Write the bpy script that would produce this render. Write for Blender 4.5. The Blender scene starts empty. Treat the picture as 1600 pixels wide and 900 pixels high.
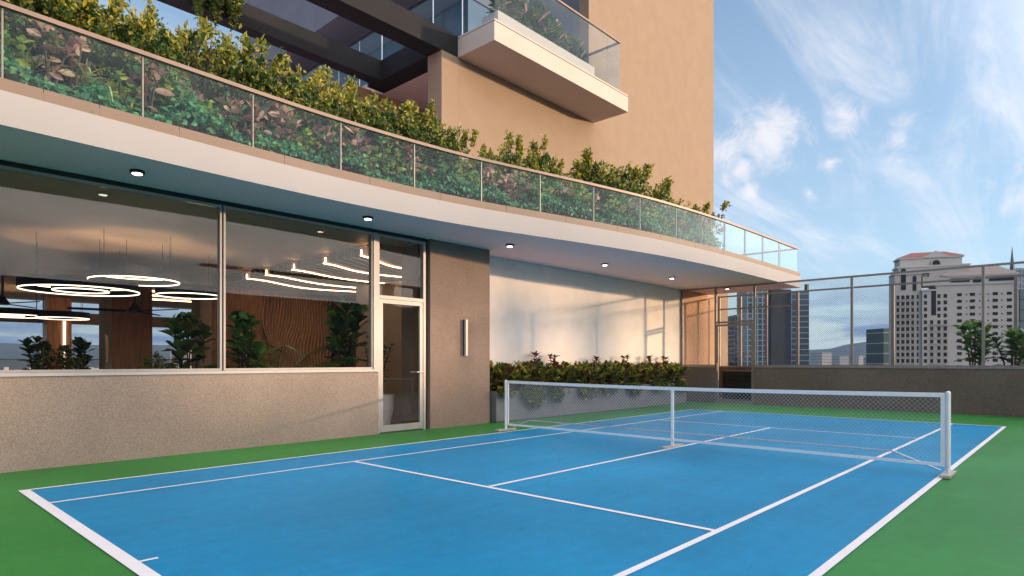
import bpy, math, random
import numpy as np
from mathutils import Vector, Matrix
R = math.radians
rnd = random.Random(7)
scene = bpy.context.scene
C = scene.collection

# ------------------------------------------------------------------ camera
EYE = 1.3
F_PX, CX, HY = 976.0, 800.0, 565.0
A = math.atan2(899.0, 976.0)
ca, sa = math.cos(A), math.sin(A)
cam = bpy.data.cameras.new('camera'); co = bpy.data.objects.new('camera', cam); C.objects.link(co)
cam.sensor_width = 36; cam.lens = 36 * F_PX / 1600; cam.shift_y = (HY - 450) / 1600
cam.clip_start = 0.05; cam.clip_end = 40000
co.location = (0, 0, EYE); co.rotation_euler = (R(90), 0, A - R(90))
scene.camera = co

def ray(u, v):
    r = (u - CX) / F_PX; z = (HY - v) / F_PX
    return Vector((ca + r * sa, sa - r * ca, z))
def at_d(u, v, depth):      # a point a given distance ahead of the viewer
    return Vector((0, 0, EYE)) + ray(u, v) * depth
def at_y(u, v, y):
    d = ray(u, v); return Vector((0, 0, EYE)) + d * (y / d.y)
def at_x(u, v, x):
    d = ray(u, v); return Vector((0, 0, EYE)) + d * (x / d.x)

# ------------------------------------------------------------------ materials
def nm(name):
    m = bpy.data.materials.new(name); m.use_nodes = True
    return m, m.node_tree.nodes, m.node_tree.links, m.node_tree.nodes['Principled BSDF']
def rgb(c): return (c[0], c[1], c[2], 1)
def plain(name, col, rough=0.5, metal=0.0, var=0.06, scale=6.0, bump=0.0, bscale=80.0, spec=0.5, streak=False):
    m, n, l, b = nm(name)
    b.inputs['Roughness'].default_value = rough; b.inputs['Metallic'].default_value = metal
    b.inputs['Specular IOR Level'].default_value = spec
    tc = n.new('ShaderNodeTexCoord')
    no = n.new('ShaderNodeTexNoise'); no.inputs['Scale'].default_value = scale; no.inputs['Detail'].default_value = 5
    if streak:
        mp = n.new('ShaderNodeMapping'); mp.inputs['Scale'].default_value = (1, 1, 0.12)
        l.new(tc.outputs['Object'], mp.inputs[0]); l.new(mp.outputs[0], no.inputs['Vector'])
    else:
        l.new(tc.outputs['Object'], no.inputs['Vector'])
    cr = n.new('ShaderNodeValToRGB')
    cr.color_ramp.elements[0].position = 0.3; cr.color_ramp.elements[1].position = 0.7
    cr.color_ramp.elements[0].color = rgb([x * (1 - var) for x in col]); cr.color_ramp.elements[1].color = rgb([min(1, x * (1 + var)) for x in col])
    l.new(no.outputs['Fac'], cr.inputs[0]); l.new(cr.outputs[0], b.inputs['Base Color'])
    if bump:
        n2 = n.new('ShaderNodeTexNoise'); n2.inputs['Scale'].default_value = bscale; n2.inputs['Detail'].default_value = 3
        l.new(tc.outputs['Object'], n2.inputs['Vector'])
        bp = n.new('ShaderNodeBump'); bp.inputs['Strength'].default_value = bump; bp.inputs['Distance'].default_value = 0.01
        l.new(n2.outputs['Fac'], bp.inputs['Height']); l.new(bp.outputs[0], b.inputs['Normal'])
    return m
def pebble(name, c1, c2, c3, scale, bump, dist=0.008):      # exposed-aggregate render: grains of three tones
    m, n, l, b = nm(name)
    b.inputs['Roughness'].default_value = 0.9; b.inputs['Specular IOR Level'].default_value = 0.2
    tc = n.new('ShaderNodeTexCoord')
    vo = n.new('ShaderNodeTexVoronoi'); vo.inputs['Scale'].default_value = scale
    l.new(tc.outputs['Object'], vo.inputs['Vector'])
    sep = n.new('ShaderNodeSeparateColor'); l.new(vo.outputs['Color'], sep.inputs[0])
    cr = n.new('ShaderNodeValToRGB'); e = cr.color_ramp.elements
    e[0].position = 0.1; e[0].color = rgb(c1); e[1].position = 0.9; e[1].color = rgb(c3)
    k = e.new(0.5); k.color = rgb(c2)
    l.new(sep.outputs[0], cr.inputs[0])
    no = n.new('ShaderNodeTexNoise'); no.inputs['Scale'].default_value = 0.9; no.inputs['Detail'].default_value = 4
    l.new(tc.outputs['Object'], no.inputs['Vector'])
    mr = n.new('ShaderNodeMapRange'); mr.inputs[1].default_value = 0.3; mr.inputs[2].default_value = 0.7
    mr.inputs[3].default_value = 0.88; mr.inputs[4].default_value = 1.1
    l.new(no.outputs['Fac'], mr.inputs[0])
    mx = n.new('ShaderNodeVectorMath'); mx.operation = 'SCALE'
    l.new(cr.outputs[0], mx.inputs[0]); l.new(mr.outputs[0], mx.inputs['Scale'])
    l.new(mx.outputs[0], b.inputs['Base Color'])
    bp = n.new('ShaderNodeBump'); bp.inputs['Strength'].default_value = bump; bp.inputs['Distance'].default_value = dist
    l.new(vo.outputs['Distance'], bp.inputs['Height']); l.new(bp.outputs[0], b.inputs['Normal'])
    return m
def glass(name, tint, refl=1.0, f0=0.05, rough=0.0):
    m = bpy.data.materials.new(name); m.use_nodes = True
    n, l = m.node_tree.nodes, m.node_tree.links; n.clear()
    out = n.new('ShaderNodeOutputMaterial'); mix = n.new('ShaderNodeMixShader')
    tr = n.new('ShaderNodeBsdfTransparent'); tr.inputs[0].default_value = rgb(tint)
    gl = n.new('ShaderNodeBsdfGlossy'); gl.inputs['Roughness'].default_value = rough; gl.inputs[0].default_value = (1, 1, 1, 1)
    lw = n.new('ShaderNodeLayerWeight'); lw.inputs[0].default_value = 0.5
    p = n.new('ShaderNodeMath'); p.operation = 'POWER'; p.inputs[1].default_value = 4.0
    l.new(lw.outputs['Facing'], p.inputs[0])
    mr = n.new('ShaderNodeMapRange'); mr.inputs[3].default_value = f0; mr.inputs[4].default_value = refl
    l.new(p.outputs[0], mr.inputs[0]); l.new(mr.outputs[0], mix.inputs[0])
    l.new(tr.outputs[0], mix.inputs[1]); l.new(gl.outputs[0], mix.inputs[2]); l.new(mix.outputs[0], out.inputs[0])
    return m
def leaf(name, col, trans=0.35, rough=0.45, var=0.25):
    m = bpy.data.materials.new(name); m.use_nodes = True
    n, l = m.node_tree.nodes, m.node_tree.links
    b = n['Principled BSDF']; out = n['Material Output']
    b.inputs['Roughness'].default_value = rough
    tc = n.new('ShaderNodeTexCoord'); no = n.new('ShaderNodeTexNoise'); no.inputs['Scale'].default_value = 9; no.inputs['Detail'].default_value = 3
    l.new(tc.outputs['Object'], no.inputs['Vector'])
    cr = n.new('ShaderNodeValToRGB'); e = cr.color_ramp.elements
    e[0].position = 0.32; e[1].position = 0.68
    e[0].color = rgb([x * (1 - var) for x in col]); e[1].color = rgb([x * (1 + var) for x in col])
    l.new(no.outputs['Fac'], cr.inputs[0]); l.new(cr.outputs[0], b.inputs['Base Color'])
    t = n.new('ShaderNodeBsdfTranslucent'); l.new(cr.outputs[0], t.inputs[0])
    mx = n.new('ShaderNodeMixShader'); mx.inputs[0].default_value = trans
    l.new(b.outputs[0], mx.inputs[1]); l.new(t.outputs[0], mx.inputs[2]); l.new(mx.outputs[0], out.inputs[0])
    return m
def lamp_mat(name, col, s):
    m, n, l, b = nm(name)
    b.inputs['Base Color'].default_value = rgb(col)
    b.inputs['Emission Color'].default_value = rgb(col); b.inputs['Emission Strength'].default_value = s
    return m
def acrylic(name, col, var, rough):
    m = plain(name, col, rough, var=var, scale=0.35, bump=0.12, bscale=260, spec=0.14)
    n, l = m.node_tree.nodes, m.node_tree.links; b = n['Principled BSDF']
    src = b.inputs['Base Color'].links[0].from_socket
    tc = n.new('ShaderNodeTexCoord'); f = None
    for sc, lo, hi, st in ((7.0, .93, 1.05, (1, 1, 1)), (70.0, .90, 1.08, (1, 1, 1)), (2.2, .95, 1.04, (.25, 3, 1))):
        mp = n.new('ShaderNodeMapping'); mp.inputs['Scale'].default_value = st; l.new(tc.outputs['Object'], mp.inputs[0])
        no = n.new('ShaderNodeTexNoise'); no.inputs['Scale'].default_value = sc; no.inputs['Detail'].default_value = 6; l.new(mp.outputs[0], no.inputs['Vector'])
        mr = n.new('ShaderNodeMapRange'); mr.inputs[1].default_value = .32; mr.inputs[2].default_value = .68; mr.inputs[3].default_value = lo; mr.inputs[4].default_value = hi
        l.new(no.outputs['Fac'], mr.inputs[0])
        if f is None: f = mr.outputs[0]
        else:
            mu = n.new('ShaderNodeMath'); mu.operation = 'MULTIPLY'; l.new(f, mu.inputs[0]); l.new(mr.outputs[0], mu.inputs[1]); f = mu.outputs[0]
    vm = n.new('ShaderNodeVectorMath'); vm.operation = 'SCALE'; l.new(src, vm.inputs[0]); l.new(f, vm.inputs['Scale']); l.new(vm.outputs[0], b.inputs['Base Color'])
    return m
def wood(name, col, var=0.3):
    m = plain(name, col, 0.45, var=var, scale=14, streak=True)
    return m

M = {}
M['green'] = acrylic('green_acrylic', (0.034, 0.20, 0.042), 0.2, 0.45)
M['blue'] = acrylic('blue_acrylic', (0.004, 0.215, 0.44), 0.18, 0.42)
M['line'] = plain('line_paint', (0.74, 0.72, 0.76), 0.55, var=0.05, scale=3)
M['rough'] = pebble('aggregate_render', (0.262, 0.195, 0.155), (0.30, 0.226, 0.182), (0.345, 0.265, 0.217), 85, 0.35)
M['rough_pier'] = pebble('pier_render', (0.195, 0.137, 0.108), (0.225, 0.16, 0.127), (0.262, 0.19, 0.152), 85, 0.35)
M['orange'] = plain('ochre_sun_warmth', (0.62, 0.36, 0.20), 0.85, var=0.05, scale=2)  # ochre end wall; stands in for warm light on the recess wall
M['rough_dark'] = pebble('aggregate_parapet', (0.125, 0.094, 0.080), (0.152, 0.117, 0.100), (0.182, 0.142, 0.122), 70, 0.4)
M['stucco'] = plain('tower_stucco', (0.29, 0.210, 0.150), 0.9, var=0.045, scale=2.2, bump=0.8, bscale=48, spec=0.2)
M['stucco_shade'] = plain('tower_stucco_shade', (0.15, 0.165, 0.20), 0.9, var=0.08, scale=1.3, bump=0.4, bscale=40, spec=0.2)  # tower stucco with its deep shade put into the colour
M['white'] = plain('white_wall', (0.84, 0.745, 0.67), 0.85, var=0.05, scale=2.2, bump=0.25, bscale=110, spec=0.25)
M['fascia'] = plain('fascia_paint', (0.31, 0.298, 0.303), 0.7, var=0.03, scale=0.8)
M['band'] = plain('band_tile', (0.17, 0.118, 0.090), 0.6, var=0.06, scale=1.6)
M['soffit'] = plain('soffit_paint', (0.97, 0.67, 0.74), 0.8, var=0.02, scale=0.6)
M['balc'] = plain('balcony_paint', (0.50, 0.42, 0.37), 0.8, var=0.04, scale=0.9)
M['coping'] = plain('coping_metal', (0.42, 0.39, 0.38), 0.5, 0.1, var=0.04)
M['frame'] = plain('frame_metal', (0.33, 0.30, 0.285), 0.5, 0.2, var=0.05)
M['fframe'] = plain('fence_metal', (0.24, 0.205, 0.185), 0.42, 0.35, var=0.08)
M['mesh'] = plain('mesh_wire', (0.05, 0.045, 0.042), 0.6, 0.0, var=0.05)
M['bronze'] = plain('bronze_metal', (0.017, 0.017, 0.019), 0.75, 0.0, var=0.1, scale=2.0, spec=0.15)
M['rail'] = plain('handrail_metal', (0.20, 0.135, 0.11), 0.45, 0.2, var=0.08)
M['steel'] = plain('steel', (0.62, 0.62, 0.64), 0.3, 0.8, var=0.03)
M['netpost'] = plain('net_post_paint', (0.78, 0.77, 0.80), 0.35, var=0.03)
M['nettape'] = plain('net_tape', (0.80, 0.79, 0.83), 0.75, var=0.04, scale=25)
M['cord'] = plain('net_cord', (0.44, 0.45, 0.50), 0.7, var=0.04)
M['planter'] = plain('planter_render', (0.15, 0.15, 0.165), 0.75, var=0.06, scale=2.5, bump=0.1)
M['soil'] = plain('soil', (0.045, 0.032, 0.022), 0.95, var=0.4, scale=20, bump=0.5, bscale=30)
M['black'] = plain('black_metal', (0.018, 0.017, 0.017), 0.45, var=0.1)
M['pot'] = plain('white_pot', (0.72, 0.71, 0.70), 0.5, var=0.03)
M['ceil'] = plain('ceiling_paint', (0.52, 0.37, 0.25), 0.6, var=0.05, scale=0.7)
M['plaster'] = plain('column_plaster', (0.42, 0.36, 0.30), 0.8, var=0.06, scale=2)
M['wood'] = wood('walnut_panel', (0.42, 0.21, 0.11))
M['woodd'] = wood('walnut_dark', (0.34, 0.165, 0.088))
M['woodl'] = wood('oak_slat_lit_lip', (0.78, 0.58, 0.40), 0.1)
M['slat'] = wood('walnut_slat', (0.27, 0.18, 0.12), 0.15)
M['floor'] = plain('stone_floor', (0.20, 0.175, 0.155), 0.35, var=0.1, scale=1.5)
M['deck'] = plain('roof_deck', (0.24, 0.22, 0.20), 0.85, var=0.1, scale=2)
M['counter'] = plain('counter_stone', (0.62, 0.50, 0.36), 0.4, var=0.05)
M['brass'] = plain('brass', (0.62, 0.44, 0.22), 0.3, 0.9, var=0.05)
M['glow'] = lamp_mat('led_white', (1.0, 0.90, 0.76), 1.5)
M['glow_w'] = lamp_mat('led_warm', (1.0, 0.68, 0.40), 6.5)
M['ceiling_fill'] = lamp_mat('ceiling_fill_glow', (1.0, 0.70, 0.42), 9.0)  # added fill light, out of sight above the hoops
M['bulb'] = lamp_mat('downlight_bulb', (1.0, 0.93, 0.82), 8.0)
M['win'] = glass('window_glass', (0.95, 0.93, 0.90), 0.6, 0.025)
M['balu'] = glass('balustrade_glass', (0.88, 0.965, 0.985), 0.65, 0.016)
M['bglass'] = glass('balcony_glass', (0.90, 0.945, 0.965), 0.6, 0.02)
M['dglass'] = plain('tinted_glazing', (0.035, 0.085, 0.15), 0.06, 0.0, var=0.2, scale=0.7, spec=0.9)
M['lf_dark'] = leaf('leaf_dark', (0.030, 0.075, 0.020))
M['lf_mid'] = leaf('leaf_mid', (0.12, 0.175, 0.030))
M['lf_yel'] = leaf('leaf_yellow_green', (0.42, 0.36, 0.05))
M['lf_ivy'] = leaf('leaf_ivy', (0.042, 0.17, 0.080))
M['lf_ivy2'] = leaf('leaf_ivy_light', (0.10, 0.29, 0.10))
M['lf_lime'] = leaf('leaf_lime', (0.52, 0.52, 0.12))
M['lf_pink'] = leaf('leaf_pink', (0.72, 0.38, 0.28))
M['lf_plum'] = leaf('leaf_plum', (0.36, 0.15, 0.16))
M['lf_red'] = leaf('leaf_dark_red', (0.15, 0.055, 0.030))
M['lf_fig'] = leaf('leaf_fig', (0.10, 0.25, 0.055), 0.25, 0.3)
M['lf_palm'] = leaf('leaf_palm', (0.16, 0.32, 0.07), 0.3, 0.35)
M['lf_straw'] = leaf('leaf_straw', (0.52, 0.48, 0.24))
M['stem'] = plain('stem_bark', (0.085, 0.058, 0.036), 0.9, var=0.3, scale=20)

# ------------------------------------------------------------------ object helpers
ORG = {}
def props(o, label=None, cat=None, group=None, kind=None):
    if label: o['label'] = label
    if cat: o['category'] = cat
    if group: o['group'] = group
    if kind: o['kind'] = kind
    return o
def thing(name, label, cat, loc=(0, 0, 0), group=None):
    o = bpy.data.objects.new(name, None); C.objects.link(o); o.location = loc; o.empty_display_size = 0.2
    ORG[o.name] = Vector(loc)
    return props(o, label, cat, group)
class MB:
    def __init__(s): s.v = []; s.f = []; s.m = []
    def quadv(s, pts, mi=0):
        b = len(s.v); s.v += [tuple(p) for p in pts]; s.f.append(tuple(range(b, b + len(pts)))); s.m.append(mi); return s
    def box(s, x0, x1, y0, y1, z0, z1, mi=0):
        b = len(s.v)
        s.v += [(x0, y0, z0), (x1, y0, z0), (x1, y1, z0), (x0, y1, z0), (x0, y0, z1), (x1, y0, z1), (x1, y1, z1), (x0, y1, z1)]
        for f in ((0, 3, 2, 1), (4, 5, 6, 7), (0, 1, 5, 4), (1, 2, 6, 5), (2, 3, 7, 6), (3, 0, 4, 7)):
            s.f.append(tuple(b + i for i in f)); s.m.append(mi)
        return s
    def obox(s, c, ux, uy, uz, mi=0):     # centre and three half axes
        c, ux, uy, uz = Vector(c), Vector(ux), Vector(uy), Vector(uz); b = len(s.v)
        for dz in (-1, 1):
            for dx, dy in ((-1, -1), (1, -1), (1, 1), (-1, 1)): s.v.append(tuple(c + ux * dx + uy * dy + uz * dz))
        for f in ((0, 3, 2, 1), (4, 5, 6, 7), (0, 1, 5, 4), (1, 2, 6, 5), (2, 3, 7, 6), (3, 0, 4, 7)):
            s.f.append(tuple(b + i for i in f)); s.m.append(mi)
        return s
    def bar(s, p, q, w, h, mi=0, up=(0, 0, 1)):
        p, q = Vector(p), Vector(q); d = (q - p); L = d.length; d.normalize()
        r = d.cross(Vector(up))
        if r.length < 1e-4: r = d.cross(Vector((1, 0, 0)))
        r.normalize(); u = r.cross(d)
        return s.obox((p + q) / 2, r * w / 2, d * L / 2, u * h / 2, mi)
    def tube(s, pts, rad, n=8, mi=0, cap=True):
        pts = [Vector(p) for p in pts]
        rads = rad if isinstance(rad, (list, tuple)) else [rad] * len(pts)
        rings = []
        ref = None
        for i, p in enumerate(pts):
            d = (pts[min(i + 1, len(pts) - 1)] - pts[max(i - 1, 0)]).normalized()
            a = d.cross(Vector((0, 0, 1)))
            if a.length < 0.05: a = d.cross(Vector((1, 0, 0)))
            a.normalize()
            if ref is not None:
                a2 = ref - d * ref.dot(d)
                if a2.length > 1e-4: a = a2.normalized()
            ref = a; c = d.cross(a)
            b = len(s.v); rings.append(b)
            for k in range(n):
                t = 2 * math.pi * k / n
                s.v.append(tuple(p + (a * math.cos(t) + c * math.sin(t)) * rads[i]))
        for i in range(len(pts) - 1):
            for k in range(n):
                s.f.append((rings[i] + k, rings[i] + (k + 1) % n, rings[i + 1] + (k + 1) % n, rings[i + 1] + k)); s.m.append(mi)
        if cap:
            s.f.append(tuple(rings[0] + k for k in reversed(range(n)))); s.m.append(mi)
            s.f.append(tuple(rings[-1] + k for k in range(n))); s.m.append(mi)
        return s
    def lathe(s, c, prof, n=24, mi=0):
        c = Vector(c); rings = []
        for r, z in prof:
            rings.append(len(s.v))
            for k in range(n):
                t = 2 * math.pi * k / n; s.v.append((c.x + r * math.cos(t), c.y + r * math.sin(t), c.z + z))
        for i in range(len(prof) - 1):
            for k in range(n):
                s.f.append((rings[i] + k, rings[i] + (k + 1) % n, rings[i + 1] + (k + 1) % n, rings[i + 1] + k)); s.m.append(mi)
        s.f.append(tuple(rings[0] + k for k in reversed(range(n)))); s.m.append(mi)
        s.f.append(tuple(rings[-1] + k for k in range(n))); s.m.append(mi)
        return s
    def prism(s, poly, z0, z1, mi=0):
        b = len(s.v); n = len(poly)
        s.v += [(p[0], p[1], z0) for p in poly] + [(p[0], p[1], z1) for p in poly]
        s.f.append(tuple(b + i for i in reversed(range(n)))); s.m.append(mi)
        s.f.append(tuple(b + n + i for i in range(n))); s.m.append(mi)
        for i in range(n):
            j = (i + 1) % n; s.f.append((b + i, b + j, b + n + j, b + n + i)); s.m.append(mi)
        return s
    def ring(s, c, r0, r1, z0, z1, n=56, mi=0):
        c = Vector(c); b = len(s.v)
        for (r, z) in ((r0, z0), (r1, z0), (r1, z1), (r0, z1)):
            for k in range(n):
                t = 2 * math.pi * k / n; s.v.append((c.x + r * math.cos(t), c.y + r * math.sin(t), c.z + z))
        for q in range(4):
            for k in range(n):
                s.f.append((b + q * n + k, b + q * n + (k + 1) % n, b + ((q + 1) % 4) * n + (k + 1) % n, b + ((q + 1) % 4) * n + k)); s.m.append(mi)
        return s
    def leaf1(s, p, d, nrm, L, W, mi=0, fold=0.18):
        sd = d.cross(nrm).normalized() * (W / 2); up = sd.cross(d).normalized() * (W * fold); b = len(s.v)
        mid = p + d * (L * 0.45) + up
        s.v += [tuple(p), tuple(mid + sd), tuple(p + d * L), tuple(mid - sd)]
        s.f.append((b, b + 1, b + 2, b + 3)); s.m.append(mi)
    def leaf2(s, p, d, nrm, L, W, mi=0, droop=0.25, fold=0.16, shape=(0.8, 1.0, 0.6)):
        # a broad leaf: a folded midrib bent downwards, with three widths along it
        sd = d.cross(nrm).normalized(); up = sd.cross(d).normalized(); b = len(s.v)
        rows = []
        for t, w in ((0.0, 0.06), (0.22, shape[0]), (0.52, shape[1]), (0.8, shape[2]), (1.0, 0.0)):
            c = p + d * (L * t) - Vector((0, 0, 1)) * (L * droop * t * t)
            wv = sd * (W / 2 * w); fv = up * (W / 2 * w * fold * 2)
            rows.append((c + wv + fv, c, c - wv + fv))
        for r in rows[:-1]: s.v += [tuple(x) for x in r]
        s.v.append(tuple(rows[-1][1]))
        for i in range(3):
            a = b + 3 * i
            s.f += [(a, a + 1, a + 4, a + 3), (a + 1, a + 2, a + 5, a + 4)]; s.m += [mi, mi]
        a = b + 9; s.f += [(a, a + 1, a + 3), (a + 1, a + 2, a + 3)]; s.m += [mi, mi]
    def mesh(s, name, mats, off=Vector((0, 0, 0)), smooth=False):
        me = bpy.data.meshes.new(name)
        v = np.array(s.v, dtype=float) - np.array(off)
        me.from_pydata(v.tolist(), [], s.f)
        for m in (mats if isinstance(mats, (list, tuple)) else [mats]): me.materials.append(m)
        me.polygons.foreach_set('material_index', s.m)
        if smooth: me.polygons.foreach_set('use_smooth', [True] * len(s.f))
        me.update(); return me
    def build(s, name, mats, parent=None, smooth=False, label=None):
        off = ORG.get(parent.name, Vector((0, 0, 0))) if parent else Vector((0, 0, 0))
        o = bpy.data.objects.new(name, s.mesh(name, mats, off, smooth)); C.objects.link(o)
        if parent: o.parent = parent; ORG[o.name] = off
        if label: o['label'] = label
        return o
def dup(root, loc, rz, sc, label, group=None):
    r = root.copy(); C.objects.link(r); r.location = loc; r.rotation_euler = (0, 0, rz)
    r.scale = sc if isinstance(sc, (tuple, list)) else (sc, sc, sc)
    r['label'] = label
    if group: r['group'] = group
    for ch in list(root.children):
        c = ch.copy(); C.objects.link(c); c.parent = r
        for g in list(ch.children):
            d = g.copy(); C.objects.link(d); d.parent = c
    return r
class Stock:        # one built plant; the first placing moves it, every later one copies it
    def __init__(s, root): s.root = root; s.used = False
    def put(s, loc, rz, sc, label, group=None):
        if not s.used:
            s.used = True; o = s.root; o.location = loc; o.rotation_euler = (0, 0, rz)
            o.scale = sc if isinstance(sc, (tuple, list)) else (sc, sc, sc); o['label'] = label
            if group: o['group'] = group
            return o
        return dup(s.root, loc, rz, sc, label, group)
ORD = ['zeroth', 'first', 'second', 'third', 'fourth', 'fifth', 'sixth', 'seventh', 'eighth', 'ninth', 'tenth', 'eleventh', 'twelfth', 'thirteenth',
       'fourteenth', 'fifteenth', 'sixteenth', 'seventeenth', 'eighteenth', 'nineteenth', 'twentieth']

def diamond(fix, coord, a0, a1, z0, z1, pitch, wire, mi=0, mb=None, slope=1.0):
    """Woven mesh in a vertical plane: two families of straight wires. fix: 'x' or 'y' is constant at coord."""
    mb = mb or MB(); h = z1 - z0; run = h / slope
    k0 = a0 - run
    n = int((a1 - a0 + run) / pitch) + 1
    for fam in (0, 1):
        for i in range(n):
            s0 = k0 + i * pitch          # wire passes (s0, z0) -> (s0+run, z1)
            lo, hi = max(a0, s0), min(a1, s0 + run)
            if hi - lo < 0.004: continue
            zl, zh = z0 + (lo - s0) * slope, z0 + (hi - s0) * slope
            if fam: zl, zh = z1 + z0 - zl, z1 + z0 - zh
            off = wire * 0.5 * (1 if fam else -1)
            if fix == 'x': p, q = (coord + off, lo, zl), (coord + off, hi, zh); up = (1, 0, 0)
            else: p, q = (lo, coord + off, zl), (hi, coord + off, zh); up = (0, 1, 0)
            mb.bar(p, q, wire, wire, mi, up)
    return mb
#@@SETTING
# ------------------------------------------------------------------ ground, court
def struct(name, mb, m, smooth=False):
    o = mb.build(name, m, None, smooth); o['kind'] = 'structure'; return o
mb = MB()
rr = 16000
mb.quadv([(-rr, -rr, -45), (rr, -rr, -45), (rr, rr, -45), (-rr, rr, -45)])
M['city'] = plain('city_ground', (0.13, 0.14, 0.12), 0.95, var=0.5, scale=0.004)
struct('ground', mb, M['city'])
struct('podium', MB().box(-14, 24.2, -2.6, 30, -45, -0.03), M['deck'])
struct('court_surround', MB().quadv([(-12, -1.8, 0), (18.86, -1.8, 0), (18.86, 9.86, 0), (-12, 9.86, 0)]), M['green'])
X0, X1, Y0, Y1 = 1.25, 15.80, 1.18, 7.88
struct('court', MB().quadv([(X0, Y0, .004), (X1, Y0, .004), (X1, Y1, .004), (X0, Y1, .004)]), M['blue'])
ln = MB(); z = .008; w = .05
def L(x0, x1, y0, y1): ln.quadv([(x0, y0, z), (x1, y0, z), (x1, y1, z), (x0, y1, z)])
L(X0, X0 + .09, Y0, Y1); L(X1 - w, X1, Y0, Y1)
L(X0 + .09, X1 - w, Y0, Y0 + .06); L(X0 + .09, X1 - w, Y1 - w, Y1)
L(X0 + .09, X1 - w, 2.05, 2.105); L(X0 + .09, X1 - w, 6.965, 7.01)
L(4.54, 4.595, 2.105, 6.965); L(12.37, 12.42, 2.105, 6.965)
L(4.595, 12.37, 4.525, 4.58); L(X0 + .09, X0 + .2, 4.49, 4.525)
struct('court_lines', ln, M['line'])
struct('walkway', MB().quadv([(18.87, -1.8, .002), (21.95, -1.8, .002), (21.95, 9.86, .002), (18.87, 9.86, .002)]), M['deck'])

# ------------------------------------------------------------------ curved canopy edge
CP = [(-12, 7.45), (-6, 7.55), (-2.5, 7.63), (0, 7.70), (1.2, 7.755), (2.6, 7.83), (4.0, 7.885), (5.0, 7.885), (6.2, 7.82), (7.4, 7.68), (8.9, 7.38), (10.3, 7.1), (12, 6.82), (13.9, 6.65), (15.5, 6.58), (17.6, 6.555), (20.3, 6.55)]
def cr_spline(P, step=0.22):
    out = []
    P = [P[0]] + P + [P[-1]]
    for i in range(1, len(P) - 2):
        p0, p1, p2, p3 = [np.array(q, float) for q in P[i - 1:i + 3]]
        n = max(2, int(np.linalg.norm(p2 - p1) / step))
        for k in range(n):
            t = k / n
            out.append(.5 * ((2 * p1) + (-p0 + p2) * t + (2 * p0 - 5 * p1 + 4 * p2 - p3) * t * t + (-p0 + 3 * p1 - 3 * p2 + p3) * t ** 3))
    out.append(np.array(P[-1], float)); return [tuple(o) for o in out]
KS = 1.03      # plan scale of the terrace edge
CP = [(x * KS, y * KS) for x, y in CP]
CUR = cr_spline(CP)
cxs = np.array([c[0] for c in CUR]); cys = np.array([c[1] for c in CUR])
def cy(x): return float(np.interp(x, cxs, cys))
def curve_pts(x0, x1, off=0.0, step=0.2):
    n = max(2, int((x1 - x0) / step) + 1)
    return [(x0 + (x1 - x0) * i / (n - 1), cy(x0 + (x1 - x0) * i / (n - 1)) + off) for i in range(n)]

# ------------------------------------------------------------------ clubhouse
W = 9.33
SOF = 3.67
club = thing('clubhouse', 'low clubhouse with wide windows under a curved white canopy along the court', 'building', (4, W, 0))
mb = MB().box(-12, 6.60, W, W + .22, 0, 1.12)
mb.build('low_wall', M['rough'], club)
MB().box(-12, 6.60, W - .02, W + .24, 1.123, 1.165).build('window_sill', M['coping'], club)
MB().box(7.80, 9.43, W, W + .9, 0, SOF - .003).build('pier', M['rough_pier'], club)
MB().box(9.43, 18.90, 9.86, 10.1, 0, SOF - .003).build('side_wall', M['white'], club)
MB().box(18.903, 21.6, 9.86, 10.1, 0, SOF - .003).build('end_wall', M['orange'], club)
MB().box(7.725, 7.797, W + .09, W + .3, 0, SOF - .003).build('door_recess', M['black'], club)
# windows: three bays, each a frame with its pane
for x0, x1 in ((-3.95, -1.36), (-1.33, 1.25), (1.28, 3.862), (3.888, 6.50)):
    f = MB()
    a, b_ = x0, x1
    f.box(a, a + .028, W + .02, W + .12, 1.168, 3.60); f.box(b_ - .028, b_, W + .02, W + .12, 1.168, 3.60)
    f.box(a + .028, b_ - .028, W + .02, W + .12, 1.168, 1.20); f.box(a + .028, b_ - .028, W + .02, W + .12, 3.565, 3.60)
    fo = f.build('window', M['frame'], club)
    MB().box(a + .03, b_ - .03, W + .06, W + .072, 1.202, 3.563).build('pane', M['win'], fo)
MB().box(6.503, 6.605, W + .0, W + .16, 1.168, 3.60).build('window_post', M['frame'], club)
MB().box(-12, 7.72, W + .04, W + .14, 3.603, SOF - .003).build('head_channel', M['black'], club)
# door with a fixed light above
d = MB(); yy = W + .04
d.box(6.61, 6.655, yy, yy + .1, 0, 3.60); d.box(7.665, 7.722, yy, yy + .1, 0, 3.60)
d.box(6.657, 7.663, yy, yy + .1, 2.44, 2.50); d.box(6.657, 7.663, yy, yy + .1, 3.555, 3.60)
dfr = d.build('door_frame', M['frame'], club)
MB().box(6.657, 7.663, yy + .04, yy + .052, 2.503, 3.553).build('transom_pane', M['win'], dfr)
d = MB(); yd = yy + .01
d.box(6.66, 6.735, yd, yd + .06, .02, 2.435); d.box(7.585, 7.66, yd, yd + .06, .02, 2.435)
d.box(6.737, 7.583, yd, yd + .06, .02, .14); d.box(6.737, 7.583, yd, yd + .06, 2.36, 2.435)
door = d.build('door', M['frame'], club)
MB().box(6.737, 7.583, yd + .025, yd + .037, .142, 2.358).build('pane', M['win'], door)
h = MB().tube([(7.62, yd, 1.10), (7.62, yd - .06, 1.10)], .012).tube([(7.635, yd - .06, 1.10), (7.46, yd - .06, 1.10)], .013)
h.tube([(7.62, yd + .06, 1.10), (7.62, yd + .12, 1.10), (7.46, yd + .12, 1.10)], .011)
h.build('handle', M['steel'], door)
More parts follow.
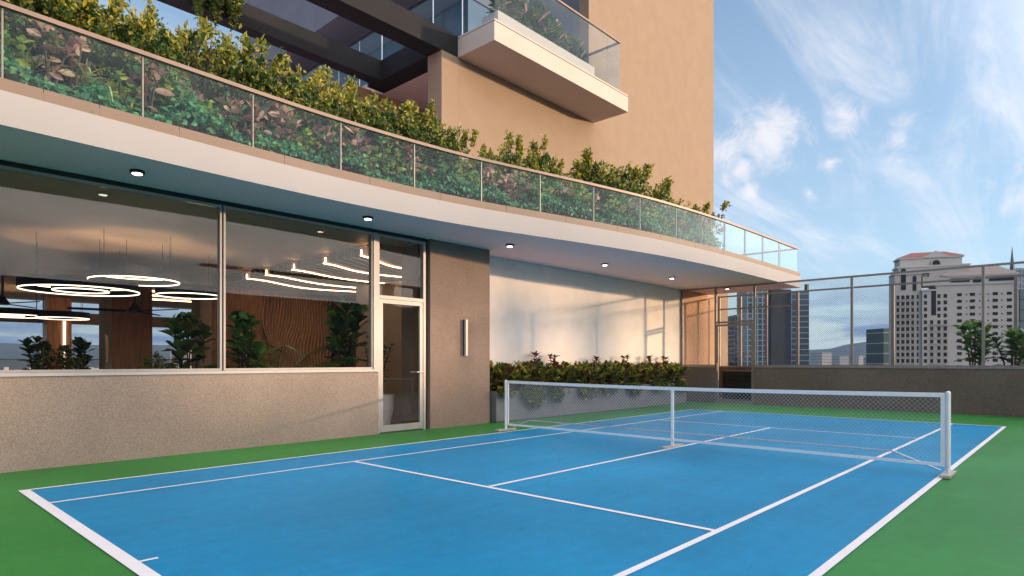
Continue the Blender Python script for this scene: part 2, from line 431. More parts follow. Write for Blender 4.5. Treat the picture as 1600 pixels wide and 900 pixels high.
# canopy slab: soffit, white fascia set 12 mm proud, tiled band above
XE = 20.9
edge = curve_pts(-12, XE, 0.0, .2)
poly = [(x, y + .012) for x, y in edge] + [(XE, 30), (-12, 30)]
MB().prism(poly, SOF, 4.11).build('canopy_slab', M['soffit'], club)
def strip(x0, x1, off0, off1, z0, z1, step=.2, endx=None):
    a = curve_pts(x0, x1, off0, step); b_ = curve_pts(x0, x1, off1, step); m = MB(); n = len(a)
    for i in range(n - 1):
        m.quadv([(a[i][0], a[i][1], z0), (a[i + 1][0], a[i + 1][1], z0), (a[i + 1][0], a[i + 1][1], z1), (a[i][0], a[i][1], z1)])
        m.quadv([(b_[i + 1][0], b_[i + 1][1], z0), (b_[i][0], b_[i][1], z0), (b_[i][0], b_[i][1], z1), (b_[i + 1][0], b_[i + 1][1], z1)])
        m.quadv([(a[i][0], a[i][1], z1), (a[i + 1][0], a[i + 1][1], z1), (b_[i + 1][0], b_[i + 1][1], z1), (b_[i][0], b_[i][1], z1)])
        m.quadv([(b_[i][0], b_[i][1], z0), (b_[i + 1][0], b_[i + 1][1], z0), (a[i + 1][0], a[i + 1][1], z0), (a[i][0], a[i][1], z0)])
    for i in (0, n - 1):
        q = [(a[i][0], a[i][1], z0), (a[i][0], a[i][1], z1), (b_[i][0], b_[i][1], z1), (b_[i][0], b_[i][1], z0)]
        m.quadv(q if i == 0 else q[::-1])
    return m
f = strip(-12, XE + .012, -.012, .009, SOF - .006, 4.01)
f.box(XE + .003, XE + .03, cy(XE) + .012, 11.1, SOF - .006, 4.01)
f.build('fascia', M['fascia'], club, smooth=False)
bands = [-12, -10.6, -9.2, -7.8, -6.4, -5, -3.6, -2.2, -.8, .3, 1.48, 1.99, 2.83, 4.2, 5.58, 6.91, 8.3, 9.7, 11.1, 12.5, 13.9, 15.3, 16.7, 18.1, 19.3, 20.2, XE + .002]
bb = MB()
for a, b_ in zip(bands[:-1], bands[1:]):
    s = strip(a + .003, b_ - .003, .004, .2, 4.013, 4.14)
    k = len(bb.v); bb.v += s.v; bb.f += [tuple(i + k for i in q) for q in s.f]; bb.m += s.m
bb.box(XE - .2, XE + .02, cy(XE) + .21, 11.1, 4.013, 4.14)
bb.build('tiled_band', M['band'], club)
# downlights under the canopy
for i, (x, y) in enumerate(((2.55, 8.67), (5.92, 8.66), (9.27, 8.6), (12.64, 8.59), (15.92, 8.57), (19.5, 8.53))):
    t = thing('ceiling_light', '%s round black ceiling light from the near end of the canopy' % ORD[i + 1], 'ceiling light', (x, y, SOF), 'ceiling lights under the canopy')
    MB().lathe((x, y, SOF), [(.080, -.040), (.084, -.034), (.084, -.002)], 20).build('housing', M['black'], t)
    MB().lathe((x, y, SOF), [(.052, -.046), (.057, -.0415)], 16).build('lens', M['bulb'], t)
# wall light on the pier
t = thing('wall_light', 'slim upright metal wall light on the beige pier beside the door', 'wall light', (8.74, W, 1.42))
MB().box(8.66, 8.715, W - .03, W - .001, 1.42, 2.15).build('back_plate', M['black'], t)
MB().box(8.66, 8.715, W - .085, W - .032, 1.42, 2.15).build('housing', M['coping'], t)

# ------------------------------------------------------------------ glass railing along the terrace edge
rl = thing('glass_railing', 'curved glass railing with slim brown handrail along the planted terrace edge', 'railing', (8, cy(8), 4.14))
JO = [-11.9, -9.3, -6.7, -4.1, -1.5, 1.12, 2.38, 3.68, 4.98, 6.27, 7.60, 8.87, 10.2, 11.55, 12.85, 13.95, 15.1, 16.3, 17.5, 18.75, 20.2]
JO = [x * KS for x in JO]
for i, (a, b_) in enumerate(zip(JO[:-1], JO[1:])):
    strip(a + .014, b_ - .014, .055, .069, 4.143, 4.872, .3).build('glass_pane', M['balu'], rl)
MB().box(20.8, 20.814, cy(20.8) + .09, 11.0, 4.143, 4.872).build('glass_pane', M['balu'], rl)
for x in JO[1:-1]:
    MB().box(x - .008, x + .008, cy(x) + .072, cy(x) + .115, 4.141, 4.872).build('post', M['fframe'], rl)
h = strip(-12, 20.84, .03, .095, 4.874, 4.922, .2)
h.box(20.778, 20.84, cy(20.8) + .1, 11.0, 4.874, 4.922)
h.build('handrail', M['rail'], rl)

# ------------------------------------------------------------------ planter at the foot of the white wall
pl = thing('planter_box', 'long low grey planter box against the white wall beyond the net', 'planter', (13.5, 9.5, 0))
q = MB()
for a, b_ in ((9.52, 12.2), (12.206, 15.0), (15.006, 18.05)):
    q.box(a, b_, 9.22, 9.30, .02, .655)
q.box(9.52, 9.6, 9.303, 9.855, .02, .655); q.box(17.97, 18.05, 9.303, 9.855, .02, .655)
q.box(9.56, 18.0, 9.26, 9.855, 0, .018)
q.build('wall', M['planter'], pl)
MB().box(9.603, 17.967, 9.303, 9.855, .5, .60).build('soil', M['soil'], pl)

# ------------------------------------------------------------------ tennis net
NX = 8.55
nt = thing('tennis_net', 'white portable tennis net on three posts across the blue court', 'net', (NX, 4.6, 0))
for y, hgt in ((1.16, .945), (8.03, .935)):
    p = MB().tube([(NX, y, .03), (NX, y, .13)], .021, 12).tube([(NX, y, .12), (NX, y, hgt)], .026, 12)
    p.lathe((NX, y, hgt), [(.026, 0), (.022, .012), (.01, .02)], 12)
    po = p.build('post', M['netpost'], nt, smooth=False)
    MB().box(NX - .24, NX + .24, y - .05, y + .05, .009, .04).build('foot', M['coping'], po)
p = MB().box(NX - .018, NX + .018, 4.575, 4.611, .03, .885); po = p.build('post', M['netpost'], nt)
MB().box(NX - .27, NX + .27, 4.545, 4.64, .009, .04).build('foot', M['coping'], po)
def sag(y): return .895 - .028 * math.sin(math.pi * (y - 1.16) / 6.87)
tp = MB(); bt = MB(); ny = 30
for i in range(ny):
    a = 1.187 + (8.003 - 1.187) * i / ny; b_ = 1.187 + (8.003 - 1.187) * (i + 1) / ny
    tp.quadv([(NX - .012, a, sag(a)), (NX - .012, b_, sag(b_)), (NX - .012, b_, sag(b_) + .05), (NX - .012, a, sag(a) + .05)][::-1])
    tp.quadv([(NX + .012, a, sag(a)), (NX + .012, b_, sag(b_)), (NX + .012, b_, sag(b_) + .05), (NX + .012, a, sag(a) + .05)])
    tp.quadv([(NX - .012, a, sag(a) + .05), (NX - .012, b_, sag(b_) + .05), (NX + .012, b_, sag(b_) + .05), (NX + .012, a, sag(a) + .05)][::-1])
    tp.quadv([(NX - .012, a, sag(a)), (NX - .012, b_, sag(b_)), (NX + .012, b_, sag(b_)), (NX + .012, a, sag(a))])
    bt.obox((NX, (a + b_) / 2, .125), (.008, 0, 0), (0, (b_ - a) / 2, 0), (0, 0, .017))
tp.build('tape', M['nettape'], nt); bt.build('bottom_tape', M['nettape'], nt)
for y in (1.205, 7.985): MB().box(NX - .009, NX + .009, y - .025, y + .025, .143, .9).build('side_tape', M['nettape'], nt)
nm_ = diamond('x', NX, 1.232, 7.958, .143, .885, .054, .0023)
nm_.build('netting', M['cord'], nt)
MB().tube([(NX + .05, 1.24, .05), (NX + .05, 1.72, .23), (NX + .05, 7.48, .23), (NX + .05, 7.96, .05)], .011, 8).build('brace_bar', M['steel'], nt)

# ------------------------------------------------------------------ end wall, fence and gate
BX = 18.86
bw = thing('parapet_wall', 'brown grainy parapet wall closing the far end of the court', 'wall', (BX, 3, 0))
mb = MB().box(BX, BX + .18, -1.8, 7.42, 0, 1.12).box(BX, BX + .18, 8.66, 9.857, 0, 1.12); mb.build('wall', M['rough_dark'], bw)
MB().box(BX - .015, BX + .195, -1.8, 7.42, 1.123, 1.16).box(BX - .015, BX + .195, 8.66, 9.857, 1.123, 1.16).build('coping', M['fframe'], bw)
fn = thing('mesh_fence', 'tall woven mesh fence on the brown wall at the court end', 'fence', (BX, 3, 1.16))
FY = [-1.75, 1.86, 4.75, 7.42, 8.655, 9.81]
for y in FY:
    z0 = 0.0 if y in (7.42, 8.655) else 1.163
    MB().box(BX + .03, BX + .09, y - .03, y + .03, z0, 3.655).build('post', M['fframe'], fn)
for a, b_ in zip(FY[:-1], FY[1:]):
    zt = 3.608
    if a > 6.5: MB().box(BX + .03, BX + .09, a + .031, b_ - .031, zt, zt + .045).build('rail', M['fframe'], fn)
    else:
        MB().box(BX + .03, BX + .09, a + .031, b_ - .031, 3.606, 3.655).build('rail', M['fframe'], fn); zt = 3.604
    if abs(a - 7.42) > .01:
        MB().box(BX + .035, BX + .085, a + .031, b_ - .031, 1.165, 1.205).build('rail', M['fframe'], fn)
        diamond('x', BX + .06, a + .031, b_ - .031, 1.207, zt - .002, .063, .0036).build('mesh_panel', M['mesh'], fn)
gt = thing('glass_gate', 'narrow framed glass gate in the mesh fence beside the white wall', 'gate', (BX, 8.03, 0))
g = MB(); xg = BX + .035
g.box(xg, xg + .05, 7.453, 7.51, .01, 2.47); g.box(xg, xg + .05, 8.565, 8.622, .01, 2.47)
g.box(xg, xg + .05, 7.512, 8.563, .01, .10); g.box(xg, xg + .05, 7.512, 8.563, 2.41, 2.47)
g.build('leaf_frame', M['fframe'], gt)
MB().box(xg - .005, xg + .06, 7.453, 8.622, 2.50, 2.56).build('transom_bar', M['fframe'], gt)
MB().box(xg + .02, xg + .03, 7.512, 8.563, .102, 2.408).build('pane', M['win'], gt)
MB().box(xg + .02, xg + .03, 7.453, 8.622, 2.562, 3.60).build('transom_pane', M['win'], gt)
MB().box(xg - .05, xg - .03, 8.575, 8.60, 1.0, 1.26).box(xg - .03, xg - .001, 8.58, 8.595, 1.03, 1.05).box(xg - .03, xg - .001, 8.58, 8.595, 1.21, 1.23).build('handle', M['brass'], gt)
OX = 21.66
ow = thing('outer_parapet', 'outer parapet wall beyond the mesh fence seen through the gate glass', 'wall', (OX, 3, 0))
MB().box(OX, OX + .2, -1.8, 9.857, 0, 1.10).build('wall', M['rough_dark'], ow)
MB().box(OX - .01, OX + .21, -1.8, 9.857, 1.103, 1.14).build('coping', M['fframe'], ow)
of = thing('outer_fence', 'outer railing of dark posts and rails standing behind the mesh fence', 'fence', (OX, 3, 1.14))
OY = [-1.6, 1.43, 4.34, 7.10, 8.13, 9.04, 9.82]
for y in OY: MB().box(OX + .06, OX + .14, y - .04, y + .04, 1.143, 3.66).build('post', M['fframe'], of)
for a, b_ in zip(OY[:-1], OY[1:]):
    MB().box(OX + .07, OX + .13, a + .041, b_ - .041, 3.61, 3.66).build('rail', M['fframe'], of)
    if a > 7: MB().box(OX + .075, OX + .125, a + .041, b_ - .041, 3.16, 3.21).build('rail', M['fframe'], of)
# louvred cabinet behind the gate
cb = thing('equipment_cabinet', 'low dark louvred cabinet standing behind the glass gate', 'cabinet', (20.6, 8.4, 0))
mb = MB().box(20.3, 20.95, 8.05, 9.05, .05, .95).box(20.27, 20.98, 8.02, 9.08, .953, .985)
mb.build('body', M['black'], cb)
lv = MB()
for k in range(9): lv.obox((20.288, 8.55, .16 + .085 * k), (.012, 0, 0), (0, .44, 0), (0.008, 0, .016))
lv.build('louvre', M['bronze'], cb)
# side parapet with its glass railing, and an unseen block added to shade the court
sw = thing('side_parapet', 'low grainy parapet wall along the open side of the court', 'wall', (4, -1.9, 0))
MB().box(-14, 21.9, -2.05, -1.83, -.02, 1.12).build('wall', M['rough_dark'], sw)
MB().box(-14, 21.9, -2.07, -1.81, 1.123, 1.16).build('coping', M['fframe'], sw)
SUN_EL, SAZ = R(6.0), Vector((.678, -.735))
ND = 60.0; nx0, ny0 = SAZ.x * ND, W + SAZ.y * ND
ztop = .80 + ND * math.tan(SUN_EL)
nb = thing('added_shade_block', 'unseen flat-roofed block added to shade the court', 'building', (nx0, ny0, -45))
MB().box(nx0 - 40, nx0 + 46, ny0 - 20, ny0, -45, ztop).build('wall', M['stucco_shade'], nb)
rf = MB()
def shadow_post(xw, wid):        # added pier, placed so its shadow falls at xw on the white wall
    x = xw + nx0; rf.box(x - wid / 2, x + wid / 2, ny0 - 1.2, ny0 - .2, ztop + .003, ztop + 2.2)
for xw, wid in ((11.85, .95), (15.2, .6), (3.0, .7), (-1, .8), (21.2, .6)): shadow_post(xw, wid)
rf.box(nx0 - 20, nx0 + 40, ny0 - 1.1, ny0 - .3, ztop + 2.203, ztop + 2.38)
rf.box(nx0 + 11.5, nx0 + 15.0, ny0 - .19, ny0 - .05, ztop + 1.5, ztop + 1.68)
rf.build('shadow_frame', M['stucco_shade'], nb)  # added frame, shaped to throw bar shadows on the wall

# ------------------------------------------------------------------ tower above the terrace
T = 11.2
tw = thing('residential_tower', 'beige stucco residential tower rising behind the planted terrace', 'building', (17, 14, 4.11))
SL, RT = 8.66, 11.66
MB().box(10.24, 15.618, T, T + .35, 4.113, SL - .003).build('lower_wall', M['stucco'], tw)
MB().box(15.62, 24.28, T, T + .35, 4.113, 42).build('upper_wall', M['stucco'], tw)
MB().box(15.62, 16.0, T + .353, 23, SL + .5, 42).build('return_wall', M['stucco_shade'], tw)
MB().box(23.9, 24.28, T + .353, 23, -45, 42).box(21.0, 24.28, 10.6 + .0, T + .35, -45, 4.10).build('end_wall', M['stucco'], tw)
MB().box(10.24, 15.617, 12.9, 23.0, 14.3, 42).box(10.24, 10.6, 12.9, 23, RT, 14.297).box(10.24, 15.6, 20.91, 23.0, 4.113, RT - .003).build('side_facade', M['stucco_shade'], tw)
MB().box(10.603, 15.617, 12.9, 20.9, RT, 11.9).build('floor_slab', M['stucco_shade'], tw)
# balcony slab wrapping round the corner, with a slot line under the glass
MB().prism([(10.23, 9.97), (15.88, 9.97), (15.88, T - .003), (15.615, T - .003), (15.615, 20.9), (10.23, 20.9)], SL, 9.10).build('balcony_slab', M['balc'], tw)
MB().box(10.25, 15.86, 9.99, T - .003, 9.10, 9.118).build('shadow_gap', M['black'], tw)
MB().prism([(10.23, 9.97), (15.88, 9.97), (15.88, T - .003), (15.615, T - .003), (15.615, 20.9), (10.23, 20.9)], 9.118, 9.16).build('balcony_floor', M['balc'], tw)
br = MB().box(10.25, 15.52, 9.985, 10.04, 10.56, 10.61).box(15.46, 15.52, 10.043, T - .003, 10.56, 10.61)
br.build('balcony_handrail', M['rail'], tw)
MB().box(10.25, 10.31, 10.043, 20.9, 10.56, 10.61).build('balcony_handrail', M['bronze'], tw)
xs = [10.27, 11.25, 12.2, 13.15, 14.05, 14.85, 15.5]
for a, b_ in zip(xs[:-1], xs[1:]): MB().box(a + .006, b_ - .006, 10.0, 10.014, 9.163, 10.558).build('balcony_pane', M['bglass'], tw)
MB().box(15.485, 15.499, 10.02, T - .006, 9.163, 10.558).build('balcony_pane', M['bglass'], tw)
ys = [10.02 + 1.09 * k for k in range(11)]
for a, b_ in zip(ys[:-1], ys[1:]):
    MB().box(10.265, 10.279, a + .006, b_ - .006, 9.163, 10.558).build('balcony_pane', M['bglass'], tw)
    MB().box(10.282, 10.30, b_ - .012, b_ + .012, 9.163, 10.558).build('balcony_post', M['steel'], tw)
# glazing set back behind the balcony
gz = MB().box(12.2, 12.26, 13.0, 20.9, 9.163, RT - .003)
gz.build('glazing', M['dglass'], tw)
mm = MB()
for k in range(9): mm.box(12.17, 12.197, 13.0 + k * .96, 13.035 + k * .96, 9.163, RT - .003)
mm.box(12.165, 12.196, 12.96, 20.9, RT - .06, RT - .005)
mm.build('mullion', M['bronze'], tw)
MB().box(12.2, 15.6, 12.93, 12.99, 9.163, RT - .003).build('glazing', M['dglass'], tw)
# recess below the balcony: shaded back wall, warm light put into its ochre colour
MB().box(9.15, 12.3, 14.3, 14.55, 4.113, SL - .003).build('recess_wall', M['orange'], tw)
# balcony planter
bp_ = thing('balcony_planter', 'beige planter box behind the glass of the high balcony', 'planter', (13, 10.8, 9.163))
MB().box(10.95, 15.0, 10.55, 11.1, 9.163, 9.86).build('box', M['balc'], bp_)
MB().box(11.0, 14.95, 10.6, 11.05, 9.862, 9.868).build('soil', M['soil'], bp_)
# pergola
pg = thing('pergola', 'dark beam pergola carried on a beige pillar above the terrace shrubs', 'pergola', (9.97, 11.45, 4.11))
MB().box(9.71, 10.237, T, T + .51, 4.113, SL - .003).build('pillar', M['stucco'], pg)
MB().box(-9, 10.225, T - .001, T + .51, SL, 9.18).build('beam', M['bronze'], pg)
MB().box(-9, 9.69, 13.6, 13.95, SL, 9.18).build('beam', M['bronze'], pg)
MB().box(9.695, 10.225, T + .513, 14.2, SL, 9.18).build('beam', M['bronze'], pg)
for yk in (11.35, 13.77):
    MB().box(-8.9, -8.4, yk - .15, yk + .16, 4.113, SL - .003).build('pillar', M['stucco'], pg)
# ------------------------------------------------------------------ plants
def rdir(r, zmin=-1.0):
    while True:
        v = Vector((r.uniform(-1, 1), r.uniform(-1, 1), r.uniform(zmin, 1)))
        if 0.05 < v.length < 1: return v.normalized()
def make_shrub(seed, rx, rz, ntip, nleaf, L, W, sprig=0.25, name='shrub', cat='shrub', mats=('lf_dark', 'lf_mid', 'lf_yel')):
    """A loose small-leaved bush: leaf clumps on twig tips through an uneven volume, lighter growth towards tips."""
    r = random.Random(seed); t = thing(name, 'x', cat)
    fo = MB(); st = MB()
    ph = [r.uniform(0, 6.28) for _ in range(6)]
    lob = [(rdir(r, -0.1), r.uniform(0.55, 0.8), r.uniform(0.35, 0.6)) for _ in range(9)]
    base = Vector((0, 0, 0)); cen = Vector((0, 0, rz * 0.95))
    for k in range(9):
        d = rdir(r, 0.1); e = cen + Vector((d.x * rx * .6, d.y * rx * .6, d.z * rz * .6))
        st.tube([base + Vector((d.x * .04, d.y * .04, 0)), base.lerp(e, .5) + Vector((d.x * .05, d.y * .05, .05)), e], [.018, .012, .005], 5)
    tips = []
    for k in range(ntip):
        c, dist, rad = r.choice(lob)
        d = rdir(r, -0.8); rr_ = r.random() ** 0.4
        p = c * dist + d * rad * rr_
        p = Vector((p.x * rx, p.y * rx, p.z * rz)) + cen
        if p.z < 0.03: p.z = 0.03 + r.random() * .1
        tips.append((p, (p - cen + Vector((0, 0, .25 * rz))).normalized(), rr_))
    for k in range(int(ntip * sprig * .25)):      # shoots that stand out of the outline
        c, dist, rad = r.choice(lob)
        if c.z < .2: continue
        p = c * (dist + rad) ; p = Vector((p.x * rx, p.y * rx, p.z * rz)) + cen
        d = (c + Vector((0, 0, 1.2)) + rdir(r) * .4).normalized(); ln_ = r.uniform(.10, .26) * rz
        st.tube([p - d * .08, p + d * ln_], [.005, .002], 4)
        for q in range(4): tips.append((p + d * ln_ * (q + .5) / 4, d, 1.1))
    for p, d, rr_ in tips:
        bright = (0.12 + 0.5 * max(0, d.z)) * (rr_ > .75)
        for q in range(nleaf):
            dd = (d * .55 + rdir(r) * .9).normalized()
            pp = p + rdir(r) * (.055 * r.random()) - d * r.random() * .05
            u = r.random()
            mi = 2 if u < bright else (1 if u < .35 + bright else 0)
            fo.leaf1(pp, dd, rdir(r), L * r.uniform(.7, 1.25), W * r.uniform(.8, 1.2), mi)
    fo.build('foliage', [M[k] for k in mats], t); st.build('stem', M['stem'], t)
    k_ = Stock(t); zs = np.array(fo.v)[:, 2]; k_.top = float(np.percentile(zs, 98)); k_.rad = float(np.percentile(np.hypot(np.array(fo.v)[:, 0], np.array(fo.v)[:, 1]), 92))
    return k_
def make_broad(seed, name, cat, nstem, hgt, spread, L, W, mats, wts, per=9, droop=.3, whorl=True, trunk=.0, top_mi=None, lift=.55, shape=(.8, 1.0, .6), fold=.16, nr=.35):
    """A broad-leaved plant: several stems, each with leaves up its length and a whorl at its top."""
    r = random.Random(seed); t = thing(name, 'x', cat); fo = MB(); st = MB()
    for s in range(nstem):
        a = 2 * math.pi * (s + r.random() * .7) / nstem; h = hgt * r.uniform(.65, 1.0) if s else hgt
        lean = spread * r.uniform(.4, 1.0) * (s > 0)
        p0 = Vector((math.cos(a) * .03, math.sin(a) * .03, 0)); p2 = Vector((math.cos(a) * lean, math.sin(a) * lean, h)); p1 = p0.lerp(p2, .5) + Vector((0, 0, .12 * h))
        st.tube([p0, p1, p2], [.012 + .008 * hgt, .009 + .005 * hgt, .006], 6)
        for k in range(per):
            f = trunk + (1 - trunk) * (k + .5) / per
            p = (p0.lerp(p1, f * 2) if f < .5 else p1.lerp(p2, f * 2 - 1))
            az = k * 2.4 + a + r.uniform(-.3, .3); el = lift * (f ** 1.2) * 1.3 + r.uniform(-.25, .2)
            d = Vector((math.cos(az) * math.cos(el), math.sin(az) * math.cos(el), math.sin(el)))
            mi = top_mi if (top_mi is not None and f > .72 and r.random() < .75) else r.choices(range(len(mats)), wts)[0]
            fo.leaf2(p, d, (Vector((0, 0, 1 if nr < .5 else .35)) + rdir(r) * nr).normalized(), L * r.uniform(.75, 1.15), W * r.uniform(.8, 1.15), mi, droop * r.uniform(.5, 1.4), fold, shape)
        if whorl:
            for k in range(5):
                az = k * 1.256 + r.random(); el = r.uniform(.35, 1.2)
                d = Vector((math.cos(az) * math.cos(el), math.sin(az) * math.cos(el), math.sin(el)))
                mi = top_mi if top_mi is not None else r.choices(range(len(mats)), wts)[0]
                fo.leaf2(p2, d, (Vector((0, 0, 1)) + rdir(r) * .3).normalized(), L * r.uniform(.55, .9), W * r.uniform(.6, .9), mi, droop * .5, fold, shape)
    fo.build('foliage', [M[k] for k in mats], t, smooth=True); st.build('stem', M['stem'], t)
    return Stock(t)
def make_palm(seed, nfr, Lf, name='palm', cat='potted palm'):
    r = random.Random(seed); t = thing(name, 'x', cat); fo = MB(); st = MB()
    for k in range(nfr):
        az = k * 2.4 + r.uniform(-.3, .3); el0 = r.uniform(.85, 1.5); L_ = Lf * r.uniform(.7, 1.1)
        p = Vector((math.cos(az) * .03, math.sin(az) * .03, .0)); pts = [p]; el = el0
        for s in range(9):
            d = Vector((math.cos(az) * math.cos(el), math.sin(az) * math.cos(el), math.sin(el))); p = p + d * L_ / 9; pts.append(p); el -= .06 + .022 * s
        st.tube(pts, [.012 - .001 * i for i in range(10)], 5)
        for s in range(26):
            f = .3 + .7 * s / 26; i = min(8, int(f * 9)); q = pts[i].lerp(pts[i + 1], f * 9 - i); d = (pts[i + 1] - pts[i]).normalized()
            sd = d.cross(Vector((0, 0, 1))).normalized(); l_ = Lf * .28 * math.sin(math.pi * (.15 + .8 * (f - .3) / .7)) + .04
            for sg in (-1, 1):
                dd = (d * .75 + sd * sg * .8 + Vector((0, 0, -.12))).normalized()
                fo.leaf2(q, dd, Vector((0, 0, 1)), l_, .048, r.choice((0, 0, 1)), .35, .05, (1, .9, .5))
    fo.build('frond', [M['lf_palm'], M['lf_mid']], t); st.build('stem', M['lf_mid'], t)
    return Stock(t)

TZ = 4.14
# --- shrubs along the terrace, each standing behind the glass
SH = [make_shrub(11 + i, .62, .52, 380, 15, .047, .029, .15) for i in range(5)]
shr = [  # pixel column, top row, distance y, radius scale
    (-25, -60, 9.3, 1.0), (28, -45, 9.4, 1.0), (78, -22, 9.5, 1.05), (128, 0, 9.4, 1.0), (172, 22, 9.3, .85), (218, 40, 9.2, .75), (262, 42, 9.2, .62), (301, 16, 9.3, .88), (345, 66, 9.2, .68),
    (388, 88, 9.1, .8), (428, 118, 9.0, .62), (470, 108, 9.1, .78), (520, 122, 9.1, .92), (575, 138, 9.2, .95), (628, 158, 9.2, .92), (672, 192, 9.0, .72), (700, 214, 8.9, .55), (766, 228, 9.1, .62), (818, 222, 9.1, .92), (862, 252, 9.0, .62),
    (790, 236, 9.0, .7), (842, 234, 9.0, .8), (900, 256, 8.9, .95), (872, 264, 8.8, .7), (926, 280, 8.8, .7), (951, 264, 8.9, 1.0), (980, 274, 8.8, .85), (1010, 292, 8.6, .9), (1036, 300, 8.6, 1.0), (1064, 326, 8.5, .9), (1088, 330, 8.5, .95)]
r = random.Random(3)
glass_n = lambda x: sum(1 for j in JO[5:] if j < x)
cnt = {}
for i, (u, v, y, s) in enumerate(shr):
    p = at_y(u, v, y); h = p.z - TZ
    sx = s * 1.15
    pane = max(1, glass_n(p.x * 8.0 / y)); cnt[pane] = cnt.get(pane, 0) + 1
    nth = ORD[cnt[pane]]
    lab = '%s yellow-green shrub rising behind the %s full glass pane of the terrace railing' % (nth, ORD[pane])
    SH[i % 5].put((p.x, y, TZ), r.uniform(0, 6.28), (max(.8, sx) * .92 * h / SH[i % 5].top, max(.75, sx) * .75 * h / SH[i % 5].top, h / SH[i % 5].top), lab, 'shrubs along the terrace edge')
# --- low ivy in the planting bed behind the glass: a mass nobody could count
r = random.Random(5)
iv = MB()
for k in range(21000):
    x = -1.6 + 17.2 * (k / 21000) ** .92 + r.uniform(-.1, .1); t_ = r.random() ** .7
    y = cy(x) + .11 + t_ * .85
    hh = (.16 + .62 * t_ ** .7) * (.8 + .3 * math.sin(x * 2.7) + .22 * math.sin(x * 6.1 + 1) + .12 * math.sin(x * 13))
    gap = max(0, 1 - abs(x - 2.45) / .5) * .8 + max(0, 1 - abs(x - 6.1) / .4) * .9 + max(0, 1 - abs(x - 4.9) / .25) * .5
    hh *= max(.05, 1 - gap * (1.25 - t_))
    if r.random() < gap * .7 * (1 - t_): continue
    z = TZ + .02 + hh * (1 - r.random() ** 2.2 * .6)
    d = Vector((r.uniform(-.9, .9), -.45 + .6 * r.random(), r.uniform(-.9, .35))).normalized()
    if y + d.y * .1 < cy(x) + .085: continue
    iv.leaf1(Vector((x, y, z)), d, (Vector((.35, -.9, .45)) + rdir(r) * .65).normalized(), r.uniform(.06, .115), r.uniform(.05, .085), r.choices((0, 1, 2), (60, 32, 8))[0], .2)
o = iv.build('ground_cover', [M['lf_ivy'], M['lf_ivy2'], M['lf_mid']]); o['kind'] = 'stuff'
MB().prism([(x, y) for x, y in curve_pts(-11.9, 16.0, .24, .4)] + [(16.0, 9.9), (-11.9, 9.9)], 4.113, 4.15).build('planting_bed', M['soil'])
bpy.data.objects['planting_bed']['kind'] = 'structure'
struct('terrace_floor', MB().box(16.003, 20.6, 7.0, 11.19, 4.113, 4.13), M['deck'])
# --- coloured foliage plants between the ivy and the shrubs
CO = {'pink': make_broad(31, 'foliage_plant', 'foliage plant', 5, .50, .20, .165, .07, ('lf_pink', 'lf_plum', 'lf_ivy2'), (5, 3, 2), 7, .3, nr=.9),
      'lime': make_broad(32, 'foliage_plant', 'foliage plant', 7, .46, .2, .125, .072, ('lf_lime', 'lf_ivy2', 'lf_mid'), (5, 4, 1), 7, .25, nr=.9),
      'plum': make_broad(33, 'foliage_plant', 'foliage plant', 6, .45, .24, .16, .055, ('lf_plum', 'lf_ivy2', 'lf_pink'), (4, 3, 3), 7, .35, nr=.9),
      'straw': make_broad(34, 'strap_plant', 'strap-leaved plant', 3, .30, .1, .50, .028, ('lf_straw', 'lf_ivy2', 'lf_yel'), (5, 3, 2), 9, .75, True, .0, None, .9, (1, .9, .6))}
word = {'pink': 'pink-leaved', 'lime': 'bright lime-leaved', 'plum': 'dark plum-leaved', 'straw': 'arching straw-coloured strap-leaved'}
seq = ['straw', 'lime', 'pink', 'straw', 'lime', 'straw', 'pink', 'plum', 'lime', 'pink', 'lime', 'plum', 'pink', 'lime', 'plum']
bed = []
for pane in range(1, 11):
    a, b_ = JO[4 + pane], JO[5 + pane]
    n = 7 if pane == 1 else (5 if pane < 6 else 4)
    for k in range(n): bed.append((pane, a + (b_ - a) * (k + .5 + r.uniform(-.25, .25)) / n))
cnt = {}
for i, (pane, x) in enumerate(bed):
    kind = r.choice(('straw', 'straw', 'lime', 'pink')) if pane == 1 and r.random() < .7 else r.choice(('pink', 'lime', 'lime', 'plum', 'lime', 'pink'))
    key = (pane, kind); cnt[key] = cnt.get(key, 0) + 1
    lab = '%s plant behind the %s full glass pane, %s of its colour there' % (word[kind], ORD[pane], ORD[cnt[key]])
    yo = cy(x) + r.uniform(.32, .55)
    CO[kind].put((x, yo, TZ + .02 + r.uniform(.05, .2)), r.uniform(0, 6.28), r.uniform(.85, 1.35), lab, 'coloured foliage plants behind the glass')
# --- crotons in the planter box
CRO = [make_broad(41 + i, 'croton', 'croton', 9, .46, .30, .20, .088, ('lf_red', 'lf_mid', 'lf_yel', 'lf_dark'), (2.0, 3.2, 3.0, 3.0), 11, .2, True, .0, None, .9) for i in range(3)]
TALL = make_broad(45, 'croton', 'croton', 6, .80, .12, .20, .07, ('lf_red', 'lf_plum', 'lf_mid'), (6, 2, 2), 13, .3, True, .25, 0, .5)
n = 32
for i in range(n):
    x = 9.68 + (17.85 - 9.68) * i / (n - 1)
    row = i % 2
    CRO[i % 3].put((x + r.uniform(-.05, .05), 9.40 if row else 9.62, .585 if row else .62), r.uniform(0, 6.28), (1.2, 1.1, r.uniform(1.02, 1.25)),
                   '%s bushy croton from the pier end of the grey planter box' % (ORD[i + 1] if i < 20 else 'twenty-' + ORD[i - 19] if i - 19 < 10 else 'thirtieth' if i == 29 else 'thirty-' + ORD[i - 29]), 'bushy crotons in the planter box')
